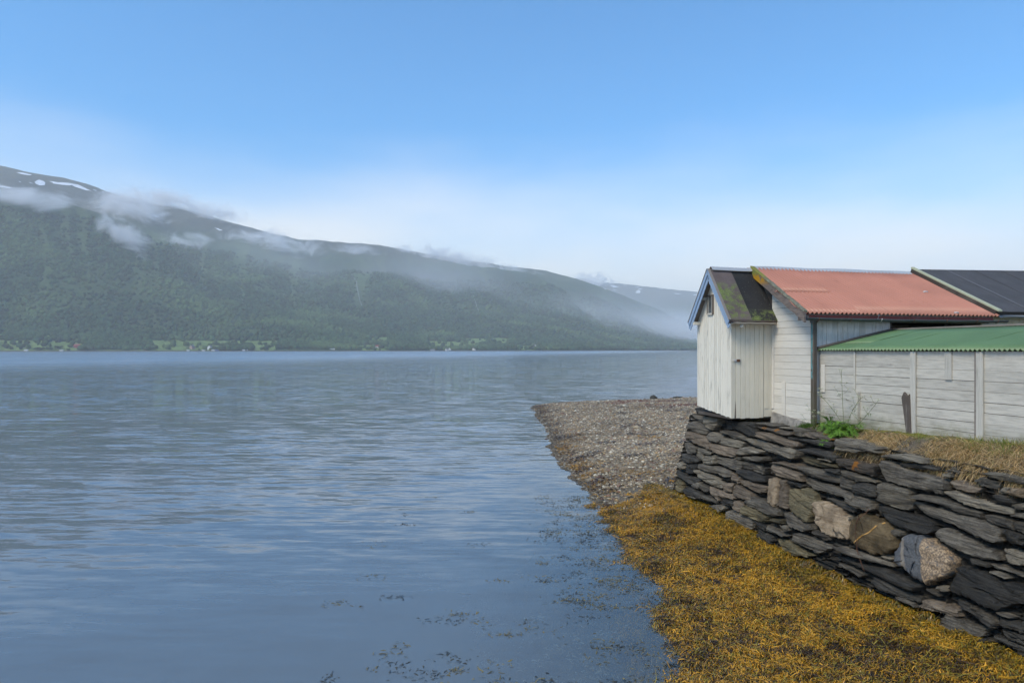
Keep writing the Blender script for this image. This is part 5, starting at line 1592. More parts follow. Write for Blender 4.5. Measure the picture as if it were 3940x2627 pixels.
# blue bargeboards, the lower edge scalloped
for ys in (1, -1):
    tip = sll + 0.16
    pts = []
    def Q(t, h): return Vector((XB, RY, RZ)) + Vector((0, sln.y * ys, sln.z)) * t + Vector((0, nrm.y * ys, nrm.z)) * h
    pts = [Q(-0.0, 0.0), Q(tip - 0.12, 0.0), Q(tip - 0.08, -0.09), Q(0.06, -0.09)]
    prism('bargeboard', pts, (0.022, 0, 0), MAT['blue'], shed, 0.003)
    lower = [Q(0.055, -0.075), Q(tip - 0.02, -0.075)]
    n = 22
    for k in range(n, -1, -1):
        t = 0.20 + (tip - 0.22) * k / n
        lower.append(Q(t, -0.185 + (0.012 if k % 2 else 0.0)))
    prism('scalloped_bargeboard', lower, (0.016, 0, 0), MAT['blue'], shed, 0).location.x += 0.024
    slab('verge_cap', XB - 0.012, XB + 0.06, 0.02, sll + 0.03, 0.0055, 0.022, MAT['wood_grey'], shed, ys)
    box('purlin_end', XB + 0.03, XG, (EV_Y + 0.16 if ys == 1 else EV_Y2 - 0.24), (EV_Y + 0.24 if ys == 1 else EV_Y2 - 0.16), 5.05, 5.13, MAT['shed_gable'], shed)
    box('purlin_end', XB + 0.03, XG, RY - ys * 0.42 - 0.04, RY - ys * 0.42 + 0.04, 5.68, 5.75, MAT['shed_gable'], shed)


# half-round gutter helper
def gutter(name, x0, x1, y, z, r, mat, parent, sag=0.0, n=24):
    V, F = [], []
    k = 9
    for i in range(n + 1):
        x = x0 + (x1 - x0) * i / n
        zz = z + sag * math.sin(math.pi * i / n) + 0.004 * math.sin(i * 1.7)
        for (rr) in (r, r - 0.006):
            for j in range(k):
                a = math.pi + math.pi * j / (k - 1)
                V.append((x, y + rr * math.cos(a), zz + rr * math.sin(a)))
    s = 2 * k
    for i in range(n):
        for j in range(k - 1):
            F.append((i * s + j, i * s + j + 1, (i + 1) * s + j + 1, (i + 1) * s + j))
            F.append((i * s + k + j + 1, i * s + k + j, (i + 1) * s + k + j, (i + 1) * s + k + j + 1))
        F.append((i * s + 0, (i + 1) * s + 0, (i + 1) * s + k, i * s + k))
        F.append((i * s + k - 1, i * s + 2 * k - 1, (i + 1) * s + 2 * k - 1, (i + 1) * s + k - 1))
    for i in (0, n):
        for j in range(k - 1):
            F.append((i * s + j, i * s + j + 1, i * s + k + j + 1, i * s + k + j))
    o = py_mesh(name, V, F, mat, None, True)
    return place(o, parent)


gutter('gutter', -1.36, -0.16, EV_Y - 0.03, 5.055, 0.05, MAT['gutter_pale'], shed, 0.0, 12)
box('gutter_board', -1.38, -0.18, EV_Y + 0.03, EV_Y + 0.055, 5.04, 5.11, MAT['wood_grey'], shed)
box('gutter_bracket', -1.13, -1.06, EV_Y - 0.04, EV_Y + 0.02, 4.93, 5.01, MAT['post'], shed)

# ================================================================ boathouse under the red corrugated roof
boat = root('boathouse', 2.2, 1.0, 2.7, 'white boarded boathouse with a faded red corrugated iron roof', 'boathouse')
XS = -0.09
FY = -0.30
RE_Y, RE_Z = -0.50, 5.22       # red eaves
RR_Z = 6.50
rs = (RR_Z - RE_Z) / (RY - RE_Y)
red_under = lambda y: RE_Z + rs * (y - RE_Y) - 0.10
sw = prism('side_wall', [(XS + 0.03, FY + 0.02, 2.6), (XS + 0.03, 1.6, 2.6), (XS + 0.03, 1.6, red_under(1.6)), (XS + 0.03, FY + 0.02, red_under(FY))], (0.04, 0, 0), MAT['wood_dark'], boat, 0)
z = 2.62
while z < 5.9:
    h = RND.uniform(0.155, 0.172)
    y_end = 1.245
    ztop = z + h - RND.uniform(0.003, 0.006)
    ys = FY
    if z > red_under(FY) - 0.02:
        ys = RE_Y + (ztop + 0.10 - RE_Z) / rs
    if ys < y_end - 0.08:
        zl = z + (0.24 if False else 0)
        if ztop > red_under(ys):
            poly = [(XS, max(FY, ys - 0.12), z), (XS, y_end, z), (XS, y_end, ztop), (XS, max(FY, RE_Y + (ztop + 0.1 - RE_Z) / rs), ztop)]
        else:
            poly = [(XS, ys, z), (XS, y_end, z), (XS, y_end, ztop), (XS, ys, ztop)]
        prism('board', poly, (0.024 + RND.uniform(-0.004, 0.004), 0, 0), MAT['siding'], sw, 0.004)
    z += h
box('corner_board', XS - 0.022, XS - 0.002, 1.165, 1.243, 2.95, 5.0, MAT['siding'], boat)
box('batten', XS - 0.03, XS - 0.002, 0.72, 0.84, 2.80, 3.62, MAT['siding'], boat)
box('batten', XS - 0.028, XS - 0.002, -0.265, -0.21, 2.70, 4.28, MAT['post'], boat)
# rough concrete sill under the side wall
V, F = [], []
ny, nz = 26, 8
for i in range(ny + 1):
    y = -0.34 + 1.52 * i / ny
    zt = 2.70 + 0.17 * i / ny; zb = 2.42
    for k in range(nz + 1):
        zz = zb + (zt - zb) * k / nz
        V.append((XS - 0.06 - 0.10 * (1 - k / nz) + 0.03 * float(fbm(y * 5, zz * 5, 3, 6)), y, zz))
    V.append((XS + 0.1, y, zt))
s = nz + 2
for i in range(ny):
    for k in range(nz + 1): F.append((i * s + k, i * s + k + 1, (i + 1) * s + k + 1, (i + 1) * s + k))
F.append(tuple(range(s))); F.append(tuple(ny * s + k for k in range(s))[::-1])
place(py_mesh('concrete_sill', V, F, MAT['concrete'], None, False), boat)
# front wall
fw_ = box('front_wall', XS, 1.96, FY + 0.03, FY + 0.06, 2.7, 5.15, MAT['wood_dark'], boat, 0)
box('corner_post', XS - 0.005, 0.085, FY - 0.012, FY + 0.028, 2.75, 5.13, MAT['front'], boat)
x = 0.10
while x < 1.95:
    w = RND.choice([0.155, 0.115, 0.19, 0.14])
    x1 = min(x + w, 1.97)
    box('board', x, x1 - RND.uniform(0.003, 0.010), FY - 0.004 + RND.uniform(-0.004, 0.004), FY + 0.022, 3.6, 5.12, MAT['front'], fw_)
    x = x1
# near-black panel paints the shade inside the open bay under the eaves
box('bay_shade_panel', 1.98, 4.84, 0.9, 0.95, 2.7, 5.6, MAT['inside_shade'], boat, 0)
box('jamb', 1.965, 2.02, FY + 0.0, FY + 0.9, 2.7, 5.14, MAT['wood_dark'], boat)
box('lintel', 2.03, 4.9, FY - 0.01, FY + 0.03, 5.035, 5.10, MAT['wood_grey'], boat)
for (xa, xb, za, zb, mt) in ((2.35, 3.1, 4.6, 5.0, 'wood_grey'), (3.14, 4.3, 4.6, 4.98, 'wood_grey')):
    box('inner_board', xa, xb, 0.30, 0.33, za, zb, MAT['wood_dark'], boat)
box('back_wall', XS + 0.05, 4.8, 4.2, 4.25, 2.6, 5.4, MAT['siding'], boat)
# roof deck
XR0, XR1 = -0.16, 4.92
prism('roof_deck', [(-0.10, RY, RR_Z - 0.075), (4.86, RY, RR_Z - 0.075), (4.86, RE_Y + 0.05, RE_Z - 0.05), (-0.38, RE_Y + 0.05, RE_Z - 0.05)], (0, 0, 0.03), MAT['wood_grey'], boat, 0)
prism('roof_back', [(-0.3, RY, RR_Z - 0.05), (4.9, RY, RR_Z - 0.05), (4.9, 4.4, 5.2), (-0.3, 4.4, 5.2)], (0, 0, 0.05), MAT['red_iron'], boat, 0)


def corr_sheet(name, O, ex, ey, w, L, pitch, amp, mat, parent, start=None, rows=5, lift=0.0, per=8):
    """corrugated sheet: O corner, ex across the waves, ey down the slope"""
    ex = Vector(ex).normalized(); ey = Vector(ey).normalized(); nz = ex.cross(ey).normalized()
    if nz.z < 0: nz = -nz
    n = max(2, int(round(w / pitch * per)))
    V, F = [], []
    for i in range(n + 1):
        a = w * i / n
        t0 = start(a) if start else 0.0
        h = amp * math.cos(2 * math.pi * a / pitch)
        for j in range(rows + 1):
            t = t0 + (L - t0) * j / rows
            wob = 0.004 * math.sin(3.1 * t + 1.3 * (O[0] + a)) if 0 < j < rows else 0.0
            V.append(Vector(O) + ex * a + ey * t + nz * (h + lift + wob))
    for i in range(n):
        for j in range(rows):
            k = i * (rows + 1) + j
            F.append((k, k + rows + 1, k + rows + 2, k + 1))
    o = py_mesh(name, V, F, mat, None, True)
    sm = o.modifiers.new('thickness', 'SOLIDIFY'); sm.thickness = 0.003; sm.offset = -1
    return place(o, parent)


PR = 0.1125
down_red = Vector((0, RE_Y - RY, RE_Z - RR_Z)); Lr = down_red.length
NS = 7
xs0 = -0.56
wsheet = PR * 7
x = xs0
k = 0
while x < 5.0 - 0.05:
    w = min(wsheet, 5.02 - x)
    w = max(PR, round(w / PR) * PR)
    st = (lambda a, x=x: max(0.0, min(0.98, (-0.20 - (x + a)) / 0.36)) * Lr) if x < 0 else None
    if k < 2:
        st2 = (lambda a, x=x: max(Lr * 0.0, max(0.0, min(0.98, (-0.20 - (x + a)) / 0.36)) * Lr)) if x < 0 else None
        stl = (lambda a, x=x: max(Lr * 0.50, max(0.0, min(0.98, (-0.20 - (x + a)) / 0.36)) * Lr))
        sul = (lambda a, x=x: min(Lr * 0.565, max(0.0, min(0.98, (-0.20 - (x + a)) / 0.36)) * Lr))
        corr_sheet('roof_sheet', (x, RY, RR_Z), (1, 0, 0), down_red, w, Lr * 0.57, PR, 0.026, MAT['red_iron'], boat, sul, lift=0.010)
        corr_sheet('roof_sheet', (x, RY, RR_Z), (1, 0, 0), down_red, w, Lr + 0.02, PR, 0.026, MAT['red_iron'], boat, stl, lift=0.0)
    else:
        corr_sheet('roof_sheet', (x, RY, RR_Z), (1, 0, 0), down_red, w, Lr + 0.02, PR, 0.026, MAT['red_iron'], boat, st, lift=0.0 + 0.002 * (k % 2))
    x += w
    k += 1
# bolt heads in rows, joined as one small part
bv, bf = [], []
dn = down_red.normalized(); nn = Vector((0, -dn.z, dn.y)); nn = nn if nn.z > 0 else -nn
for frac in (0.10, 0.30, 0.53, 0.74, 0.93):
    for i in range(46):
        if (i + int(frac * 10)) % 3: continue
        xx = xs0 + PR * i
        if xx < -0.12 - 0.36 * frac + 0.08: continue
        c = Vector((xx, RY, RR_Z)) + down_red * frac + nn * 0.027
        b0 = len(bv)
        for q in range(6):
            a = q * math.pi / 3
            bv.append(c + Vector((math.cos(a) * 0.011, 0, 0)) + dn * math.sin(a) * 0.011)
        bv.append(c + nn * 0.010)
        for q in range(6): bf.append((b0 + q, b0 + (q + 1) % 6, b0 + 6))
o = py_mesh('bolt_heads', bv, bf, MAT['bolt']); place(o, boat); o['kind'] = 'stuff'
# bird droppings / pale scraps on the roof
for (fx, ft, s) in ((4.05, 0.50, 0.05), (3.75, 0.97, 0.05)):
    c = Vector((fx, RY, RR_Z)) + down_red * ft + nn * 0.022
    bmx = bmesh.new(); bmesh.ops.create_icosphere(bmx, subdivisions=2, radius=s)
    for v in bmx.verts: v.co = Vector((v.co.x * 1.2, v.co.y * 0.7, v.co.z * 0.35)) * (1 + 0.3 * RND.random()) + c
    bm_obj('lime_scrap', bmx, simple('bird_lime', (0.7, 0.68, 0.66)), boat)
# ridge capping
xr = -1.36
for (xa, xb, zz) in ((-1.36, -0.10, 0.035), (-0.12, 2.0, 0.040), (1.98, 4.80, 0.045)):
    n = 8
    V, F = [], []
    for i in range(n + 1):
        xx = xa + (xb - xa) * i / n
        zr = (RZ if xx < -0.15 else RR_Z) + zz + 0.006 * math.sin(xx * 3)
        for (dy, dz) in ((-0.10, -0.085), (-0.025, -0.005), (0, 0.008), (0.025, -0.005), (0.10, -0.085)):
            V.append((xx, RY + dy, zr + dz))
    for i in range(n):
        for j in range(4): F.append((i * 5 + j, i * 5 + j + 1, (i + 1) * 5 + j + 1, (i + 1) * 5 + j))
    o = py_mesh('ridge_cap', V, F, MAT['galv'], None, False)
    sm = o.modifiers.new('thickness', 'SOLIDIFY'); sm.thickness = 0.004
    place(o, boat)
# skew verge board with mossy capping
va, vb = Vector((-0.17, RY, RR_Z)), Vector((-0.53, RE_Y - 0.02, RE_Z))
hd_ = (vb - va); hd_.z = 0
out = Vector((-1, hd_.x / hd_.y * 1.0, 0)).normalized()
nseg = 14
V, F = [], []
for i in range(nseg + 1):
    p = va.lerp(vb, i / nseg)
    wob = 0.012 * float(fbm(np.array(i * 0.7), np.array(3.0), 2, 3))
    d = 0.20 + 0.02 * i / nseg
    for (ox, oz) in ((-0.025 + wob, 0.030), (-0.025 + wob, -d), (0.025, -d), (0.025, 0.030)):
        V.append((p.x + ox, p.y, p.z + oz))
    if i:
        for k in range(4): F.append((4 * i - 4 + k, 4 * i - 4 + (k + 1) % 4, 4 * i + (k + 1) % 4, 4 * i + k))
F += [(0, 1, 2, 3), tuple(4 * nseg + k for k in (3, 2, 1, 0))]
place(py_mesh('verge_board', V, F, MAT['barge']), boat)
V, F = [], []
nseg = 40
for i in range(nseg + 1):
    p = va.lerp(vb, i / nseg)
    wb = 0.010 * float(fbm(np.array(i * 0.9), np.array(1.0), 3, 8))
    wt = 0.012 * float(fbm(np.array(i * 0.8), np.array(5.0), 3, 9))
    for (ox, oz) in ((-0.045 + wb, 0.015), (-0.035 + wb, 0.052 + wt), (0.055 + wt, 0.050 + wb), (0.085 + wb, 0.012)):
        V.append((p.x + ox, p.y, p.z + oz))
    if i:
        for k in range(4): F.append((4 * i - 4 + k, 4 * i - 4 + (k + 1) % 4, 4 * i + (k + 1) % 4, 4 * i + k))
F += [(0, 1, 2, 3), tuple(4 * nseg + k for k in (3, 2, 1, 0))]
place(py_mesh('verge_capping', V, F, MAT['capping']), boat)
# eaves: red fascia, gutter, brackets, downpipe
box('fascia', -0.44, 4.86, RE_Y + 0.055, RE_Y + 0.08, RE_Z - 0.135, RE_Z - 0.022, MAT['red_fascia'], boat)
box('rafter_end', -0.47, -0.395, RE_Y + 0.02, RE_Y + 0.3, RE_Z - 0.16, RE_Z - 0.05, MAT['barge'], boat)
gutter('gutter', -0.50, 5.15, RE_Y - 0.045, RE_Z - 0.115, 0.062, MAT['gutter'], boat, -0.012)
for xx in (-0.22, 0.62, 1.45, 2.35, 3.3, 4.2, 4.83):
    pts = [(xx, RE_Y + 0.06, RE_Z - 0.02), (xx, RE_Y - 0.02, RE_Z - 0.03)] + [(xx, RE_Y - 0.045 + 0.066 * math.cos(a), RE_Z - 0.118 + 0.066 * math.sin(a)) for a in np.linspace(math.pi * 0.02, -math.pi * 1.02, 8)]
    tube('gutter_bracket', pts, 0.009, MAT['galv'] if xx > 1.4 and xx < 1.6 else MAT['rust'], boat, 6)
box('downpipe', -0.235, -0.135, -0.43, -0.325, 2.62, 5.06, MAT['downpipe'], boat, 0.012)
box('pipe_shoe', -0.245, -0.125, -0.44, -0.315, 5.0, 5.09, MAT['gutter'], boat, 0.01)
box('pipe_block', -0.27, -0.12, -0.47, -0.33, 2.50, 2.66, MAT['concrete'], boat, 0.02)

# ================================================================ lean-to under the green corrugated roof
lean = root('lean_to_shed', 1.0, -4.5, 2.7, 'low weathered white lean-to with a green corrugated iron roof', 'lean-to')
GE_Z, GR_X, GR_Z = 4.395, 2.03, 4.845
YE = -10.0
lw = box('side_wall', 0.03, 0.07, YE, FY - 0.03, 2.5, 4.36, MAT['wood_dark'], lean, 0)
bays = [FY - 0.035, -1.41, -2.92, -4.27, -5.7, -7.1, -8.5, YE]
zrow = [2.44]
while zrow[-1] < 4.2: zrow.append(zrow[-1] + 0.178)
zrow[-1] = 4.375
for b in range(len(bays) - 1):
    y1, y0 = bays[b], bays[b + 1]
    for r in range(len(zrow) - 1):
        dz = RND.uniform(-0.006, 0.006)
        box('board', RND.uniform(-0.004, 0.004), 0.026, y0 + 0.004, y1 - 0.004, zrow[r] + (dz * 0.5 if r else 0), zrow[r + 1] - RND.uniform(0.003, 0.008), MAT['siding_old'], lw, 0.003)
for y in (-2.97, -4.34, -5.75, -7.15, -8.55):
    box('post', -0.040, -0.005, y, y + 0.125, 2.55, 4.365, MAT['post'], lean)
box('post', -0.030, -0.005, -4.212, -4.175, 2.55, 4.36, MAT['wood_grey'], lean)
box('batten', -0.026, -0.005, -3.73, -3.59, 3.86, 4.362, MAT['post'], lean)
box('batten', -0.022, -0.005, -1.435, -1.385, 2.7, 4.36, MAT['siding_old'], lean)
box('batten', -0.024, -0.005, -0.52, -0.40, 3.45, 4.07, MAT['siding'], lean)
box('low_post', -0.075, -0.006, -1.56, -1.38, 2.62, 3.52, MAT['siding_old'], lean)
# broken black post standing off the boards
V = []
prism('broken_post', [(-0.06, -2.90, 2.68), (-0.06, -2.80, 2.66), (-0.06, -2.66, 3.48), (-0.06, -2.72, 3.60), (-0.06, -2.80, 3.52), (-0.06, -2.86, 3.57)], (0.05, 0, 0), MAT['rotten'], lean, 0.012)
# roof
PG = 0.088
dg = Vector((-GR_X - 0.06, 0, GE_Z - GR_Z)); Lg = dg.length
y = FY - 0.06
k = 0
while y > YE - 0.2:
    w = PG * 10
    if k == 0:
        corr_sheet('roof_sheet', (GR_X, y, GR_Z), (0, -1, 0), dg, w, Lg * 0.70, PG, 0.020, MAT['green_iron'], lean, None, 4, 0.008)
        corr_sheet('roof_sheet', (GR_X, y, GR_Z), (0, -1, 0), dg, w, Lg + 0.02, PG, 0.020, MAT['green_iron'], lean, lambda a: Lg * 0.62, 3, 0.0)
    else:
        corr_sheet('roof_sheet', (GR_X, y, GR_Z), (0, -1, 0), dg, w, Lg + 0.02, PG, 0.020, MAT['green_iron'], lean, None, 5, 0.002 * (k % 2))
    y -= w; k += 1
prism('roof_far_slope', [(GR_X, FY - 0.06, GR_Z - 0.02), (GR_X + 2.1, FY - 0.06, GR_Z - 0.5), (GR_X + 2.1, YE, GR_Z - 0.5), (GR_X, YE, GR_Z - 0.02)], (0, 0, 0.02), MAT['green_iron'], lean, 0)
prism('far_wall', [(GR_X + 2.0, FY - 0.1, 2.6), (GR_X + 2.0, YE, 2.6), (GR_X + 2.0, YE, 4.35), (GR_X + 2.0, FY - 0.1, 4.35)], (0.05, 0, 0), MAT['siding_old'], lean, 0)
prism('end_wall', [(0.05, YE, 2.6), (GR_X + 2.0, YE, 2.6), (GR_X + 2.0, YE, 4.3), (GR_X, YE, GR_Z - 0.06), (0.05, YE, 4.35)], (0, 0.05, 0), MAT['siding_old'], lean, 0)
# dark batten sealing the roof against the boathouse, and the ridge board
tube('flashing_pole', [(-0.06, FY - 0.05, GE_Z + 0.045), (0.7, FY - 0.05, GE_Z + 0.20), (1.5, FY - 0.05, GE_Z + 0.375), (GR_X + 0.03, FY - 0.05, GR_Z + 0.035)], 0.032, MAT['brown_pole'], lean, 8)
y = FY - 0.02
while y > YE:
    box('ridge_board', GR_X - 0.05, GR_X + 0.07, y - 2.6, y - 0.004, GR_Z + 0.012, GR_Z + 0.045, MAT['wood_grey'], lean)
    y -= 2.6

# ================================================================ storehouse under grey felt, beyond
store = root('storehouse', 8.0, 1.0, 2.7, 'storehouse with a dark grey felt roof beside the red roof', 'storehouse')
SX0, SX1 = 4.94, 16.0
SR_Z, SE_Y, SE_Z = 6.60, -0.47, 5.33


def sp(x, t, h):
    a = Vector((x, RY + 0.0, SR_Z + 0.02 * (x - SX0))); b = Vector((x, SE_Y, SE_Z))
    d = b - a
    n = Vector((0, -d.z, d.y)).normalized(); n = n if n.z > 0 else -n
    return a + d * t + n * h


prism('roof', [sp(SX0, 0, -0.06), sp(SX1, 0, -0.06), sp(SX1, 1, -0.06), sp(SX0, 1, -0.06)], (0, 0, 0.05), MAT['wood_dark'], store, 0)
sx = SX0 + 0.005
wds = [1.12, 1.0, 1.0, 1.0, 1.0, 1.0, 1.0, 1.0, 1.0, 1.0]
for i, w in enumerate(wds):
    x1 = min(sx + w, SX1)
    prism('felt', [sp(sx, 0, -0.004), sp(x1, 0, -0.004), sp(x1, 1.01, -0.004), sp(sx, 1.01, -0.004)], (0, 0, 0.010 + 0.002 * (i % 2)), MAT['felt_grey'], store, 0)
    if i < 9:
        prism('felt_seam', [sp(x1 - 0.03, 0, 0.010), sp(x1 + 0.055, 0, 0.010), sp(x1 + 0.055, 1.01, 0.010), sp(x1 - 0.03, 1.01, 0.010)], (0, 0, 0.006), MAT['felt_seam'] if i == 0 else MAT['felt_grey'], store, 0)
    sx = x1
prism('roof_back', [(SX0, RY, SR_Z - 0.02), (SX1, RY, SR_Z + 0.2), (SX1, 4.4, 5.3), (SX0, 4.4, 5.3)], (0, 0, 0.04), MAT['felt_grey'], store, 0)
prism('verge_board', [sp(SX0 - 0.02, -0.03, 0.012), sp(SX0 + 0.095, -0.03, 0.012), sp(SX0 + 0.11, 1.02, 0.012), sp(SX0 - 0.02, 1.02, 0.012)], (0, 0, 0.045), MAT['pale_verge'], store, 0.004)
prism('verge_fascia', [sp(SX0 - 0.022, -0.02, 0.010), sp(SX0 - 0.022, 1.0, 0.010), sp(SX0 - 0.022, 1.0, -0.12), sp(SX0 - 0.022, -0.02, -0.10)], (0.02, 0, 0), MAT['wood_dark'], store, 0)
box('fascia', SX0 + 0.12, SX1, SE_Y + 0.03, SE_Y + 0.06, SE_Z - 0.13, SE_Z - 0.01, MAT['wood_dark'], store)
gutter('gutter', SX0 + 0.10, SX1, SE_Y - 0.03, SE_Z - 0.10, 0.06, MAT['gutter_grey'], store, 0, 20)
sf = box('front_wall', SX0, SX1, -0.12, -0.06, 2.6, 5.28, MAT['wood_dark'], store, 0)
x = SX0 - 0.1
while x < 9.6:
    box('board', x, x + 0.195, -0.155, -0.125, 3.5, 5.26, MAT['shed_gable'] if False else MAT['shed_door'], sf)
    x += 0.20
box('end_wall', SX1 - 0.1, SX1, -0.05, 4.2, 2.6, 5.3, MAT['siding_old'], store, 0)
box('back_wall', SX0, SX1 - 0.11, 4.2, 4.25, 2.6, 5.3, MAT['siding_old'], store, 0)

# ================================================================ plants on the bank
def blades(n, xf, yf, dirf, lenf, colf, name, label, width=(0.002, 0.0045), segs=3):
    x = xf(n); y = yf(n)
    z = bank_z(x, y)
    P = np.stack(L2W(x, y, z), -1)
    d, droop = dirf(n, x, y)
    L_ = lenf(n)
    V = np.zeros((n, segs + 1, 2, 3))
    a = rng.uniform(0, 6.28, n)
    side = np.stack([np.cos(a), np.sin(a), 0 * a], -1)
    w0 = rng.uniform(*width, n)
    for k in range(segs + 1):
        u = k / segs
        c = P + d * (L_ * u)[:, None] + np.array([0, 0, -1.0]) * (droop * L_ * u * u)[:, None]
        w = w0 * (1 - 0.8 * u)
        V[:, k, 0] = c + side * w[:, None]; V[:, k, 1] = c - side * w[:, None]
    m_ = (segs + 1) * 2
    F0 = np.array([(2 * k, 2 * k + 1, 2 * k + 3, 2 * k + 2) for k in range(segs)])
    F = (F0[None] + (np.arange(n) * m_)[:, None, None]).reshape(-1, 4)
    C = np.repeat(colf(n, y), m_, 0)
    return tag(np_mesh(name, V.reshape(-1, 3), F, MAT['grass'], None, False, C), label, kind='stuff')


def dry_y(n):
    y = np.concatenate([rng.uniform(-9, -2.9, int(n * 0.86)), rng.uniform(-3.0, -1.9, n - int(n * 0.86))])
    keepc = fbm(y * 2.2, y * 0 + 1.0, 3, 55)
    y = np.where((keepc < -0.30) & (y > -4.0), y - 0.5, y)
    return y


def dry_dir(n, x, y):
    clump = 3.2 * fbm(x * 4.1, y * 4.1, 3, 83)
    a = rng.normal(math.pi + ANG, 0.75, n) + clump
    t = rng.uniform(-0.2, 0.9, n)
    return np.stack([np.cos(a) * 0.8, np.sin(a) * 0.8, t], -1), rng.uniform(0.2, 1.35, n)


def dry_col(n, y):
    r = rng.random((n, 1))
    c = np.where(r < 0.6, np.array([0.56, 0.39, 0.20]), np.where(r < 0.85, np.array([0.38, 0.235, 0.075]), np.array([0.20, 0.19, 0.07])))
    return c * (0.6 + 0.7 * rng.random((n, 1)))


blades(32000, lambda n: -0.86 + 0.62 * rng.random(n) ** 1.3, dry_y, dry_dir, lambda n: rng.uniform(0.07, 0.32, n), dry_col, 'dry_grass', 'tan dry grass hanging over the edge of the stone wall')


def green_dir(n, x, y):
    a = rng.uniform(0, 6.28, n)
    return np.stack([np.cos(a) * 0.35, np.sin(a) * 0.35, 0.9 + 0 * a], -1), rng.uniform(0.1, 0.5, n)


def green_col(n, y):
    r = rng.random((n, 1))
    c = np.where(r < 0.6, np.array([0.115, 0.165, 0.03]), np.array([0.25, 0.21, 0.07]))
    return c * (0.6 + 0.8 * rng.random((n, 1)))


blades(4200, lambda n: rng.uniform(-0.50, -0.06, n), lambda n: np.concatenate([rng.uniform(-9, -4.9, int(n * .80)), rng.uniform(-4.9, -4.2, int(n * .14)), rng.uniform(-4.2, -0.6, n - int(n * .80) - int(n * .14))]),
       green_dir, lambda n: rng.uniform(0.06, 0.18, n), green_col, 'grass', 'short green grass along the foot of the lean-to')
blades(700, lambda n: rng.uniform(-0.55, -0.2, n), lambda n: rng.normal(-0.33, 0.08, n), green_dir, lambda n: rng.uniform(0.04, 0.14, n),
       lambda n, y: np.array([[0.05, 0.10, 0.015]]) * (0.6 + 0.9 * rng.random((n, 1))), 'moss_tuft', 'green tuft growing round the foot of the downpipe')

MAT['leaf'] = simple('fresh_green_leaf', (0.15, 0.30, 0.035), 0.6, 0, 30, 0.45)
MAT['leaf_dull'] = simple('olive_leaf', (0.08, 0.13, 0.03), 0.6, 0, 30, 0.4)
MAT['stalk'] = simple('green_stalk', (0.11, 0.15, 0.05), 0.6)
MAT['umbel'] = simple('cream_umbel_flowers', (0.62, 0.62, 0.45), 0.8)


def pinnate(name, base, az, elev, L, mat, parent, n=9, sag=0.5):
    """ferny leaf: curved midrib with paired, again divided leaflets"""
    V, F = [], []
    d = Vector((math.cos(az), math.sin(az), 0))
    def mid(u):
        return base + d * (L * u * math.cos(elev)) + Vector((0, 0, 1)) * (L * u * math.sin(elev) - sag * L * u * u)
    s = Vector((-d.y, d.x, 0))
    for k in range(1, n + 1):
        u = k / n
        p = mid(u); t = (mid(min(1, u + 0.05)) - mid(u - 0.05)).normalized()
        ll = L * 0.34 * math.sin(math.pi * (0.18 + 0.78 * (1 - u))) + 0.01
        for sg in (-1, 1):
            ax = (s * sg + t * 0.55).normalized()
            for q in range(3):
                v = (q + 0.6) / 3
                c = p + ax * ll * v + Vector((0, 0, RND.uniform(-0.006, 0.004)))
                w = ll * 0.34 * (1.15 - v)
                for sg2 in (-1, 1):
                    tip = c + (t * sg2 * 0.8 + ax * 0.6).normalized() * w * 1.5
                    b = len(V)
                    V += [c - ax * w * 0.35, tip, c + ax * w * 0.5]
                    F.append((b, b + 1, b + 2))
    o = py_mesh(name, V, F, mat)
    return place(o, parent)


fern = root('cow_parsley', -0.42, -1.62, 2.66, 'bright green feathery cow parsley with tall pale flower stalks', 'plant')
bs = Vector((-0.42, -1.62, 2.70))
for i in range(110):
    az = RND.uniform(0, 6.28)
    b = bs + Vector((RND.gauss(-0.10, 0.10), RND.gauss(0, 0.20), RND.uniform(-0.10, 0.16)))
    pinnate('leaf', b, az, RND.uniform(0.0, 1.1), RND.uniform(0.20, 0.42), MAT['leaf'], fern, 8, RND.uniform(0.4, 0.9))


def umbel(c, r, parent, k=34):
    V, F = [], []
    for i in range(k):
        a = RND.uniform(0, 6.28); q = r * math.sqrt(RND.random())
        p = c + Vector((math.cos(a) * q, math.sin(a) * q, 0.25 * r * (1 - (q / r) ** 2) + RND.uniform(-0.008, 0.008)))
        s = RND.uniform(0.004, 0.009)
        b = len(V)
        n1 = Vector((RND.uniform(-1, 1), RND.uniform(-1, 1), 0.8)).normalized()
        t1 = n1.orthogonal().normalized() * s; t2 = n1.cross(t1)
        V += [p + t1, p + t2, p - t1, p - t2]
        F.append((b, b + 1, b + 2, b + 3))
    # rays
    for i in range(9):
        a = i * 0.7
        e = c + Vector((math.cos(a) * r * 0.7, math.sin(a) * r * 0.7, 0.1 * r))
        s = c - Vector((0, 0, r * 0.9))
        b = len(V)
        V += [s, s + Vector((0.002, 0, 0)), e + Vector((0.002, 0, 0)), e]
        F.append((b, b + 1, b + 2, b + 3))
    place(py_mesh('umbel', V, F, MAT['umbel']), parent)


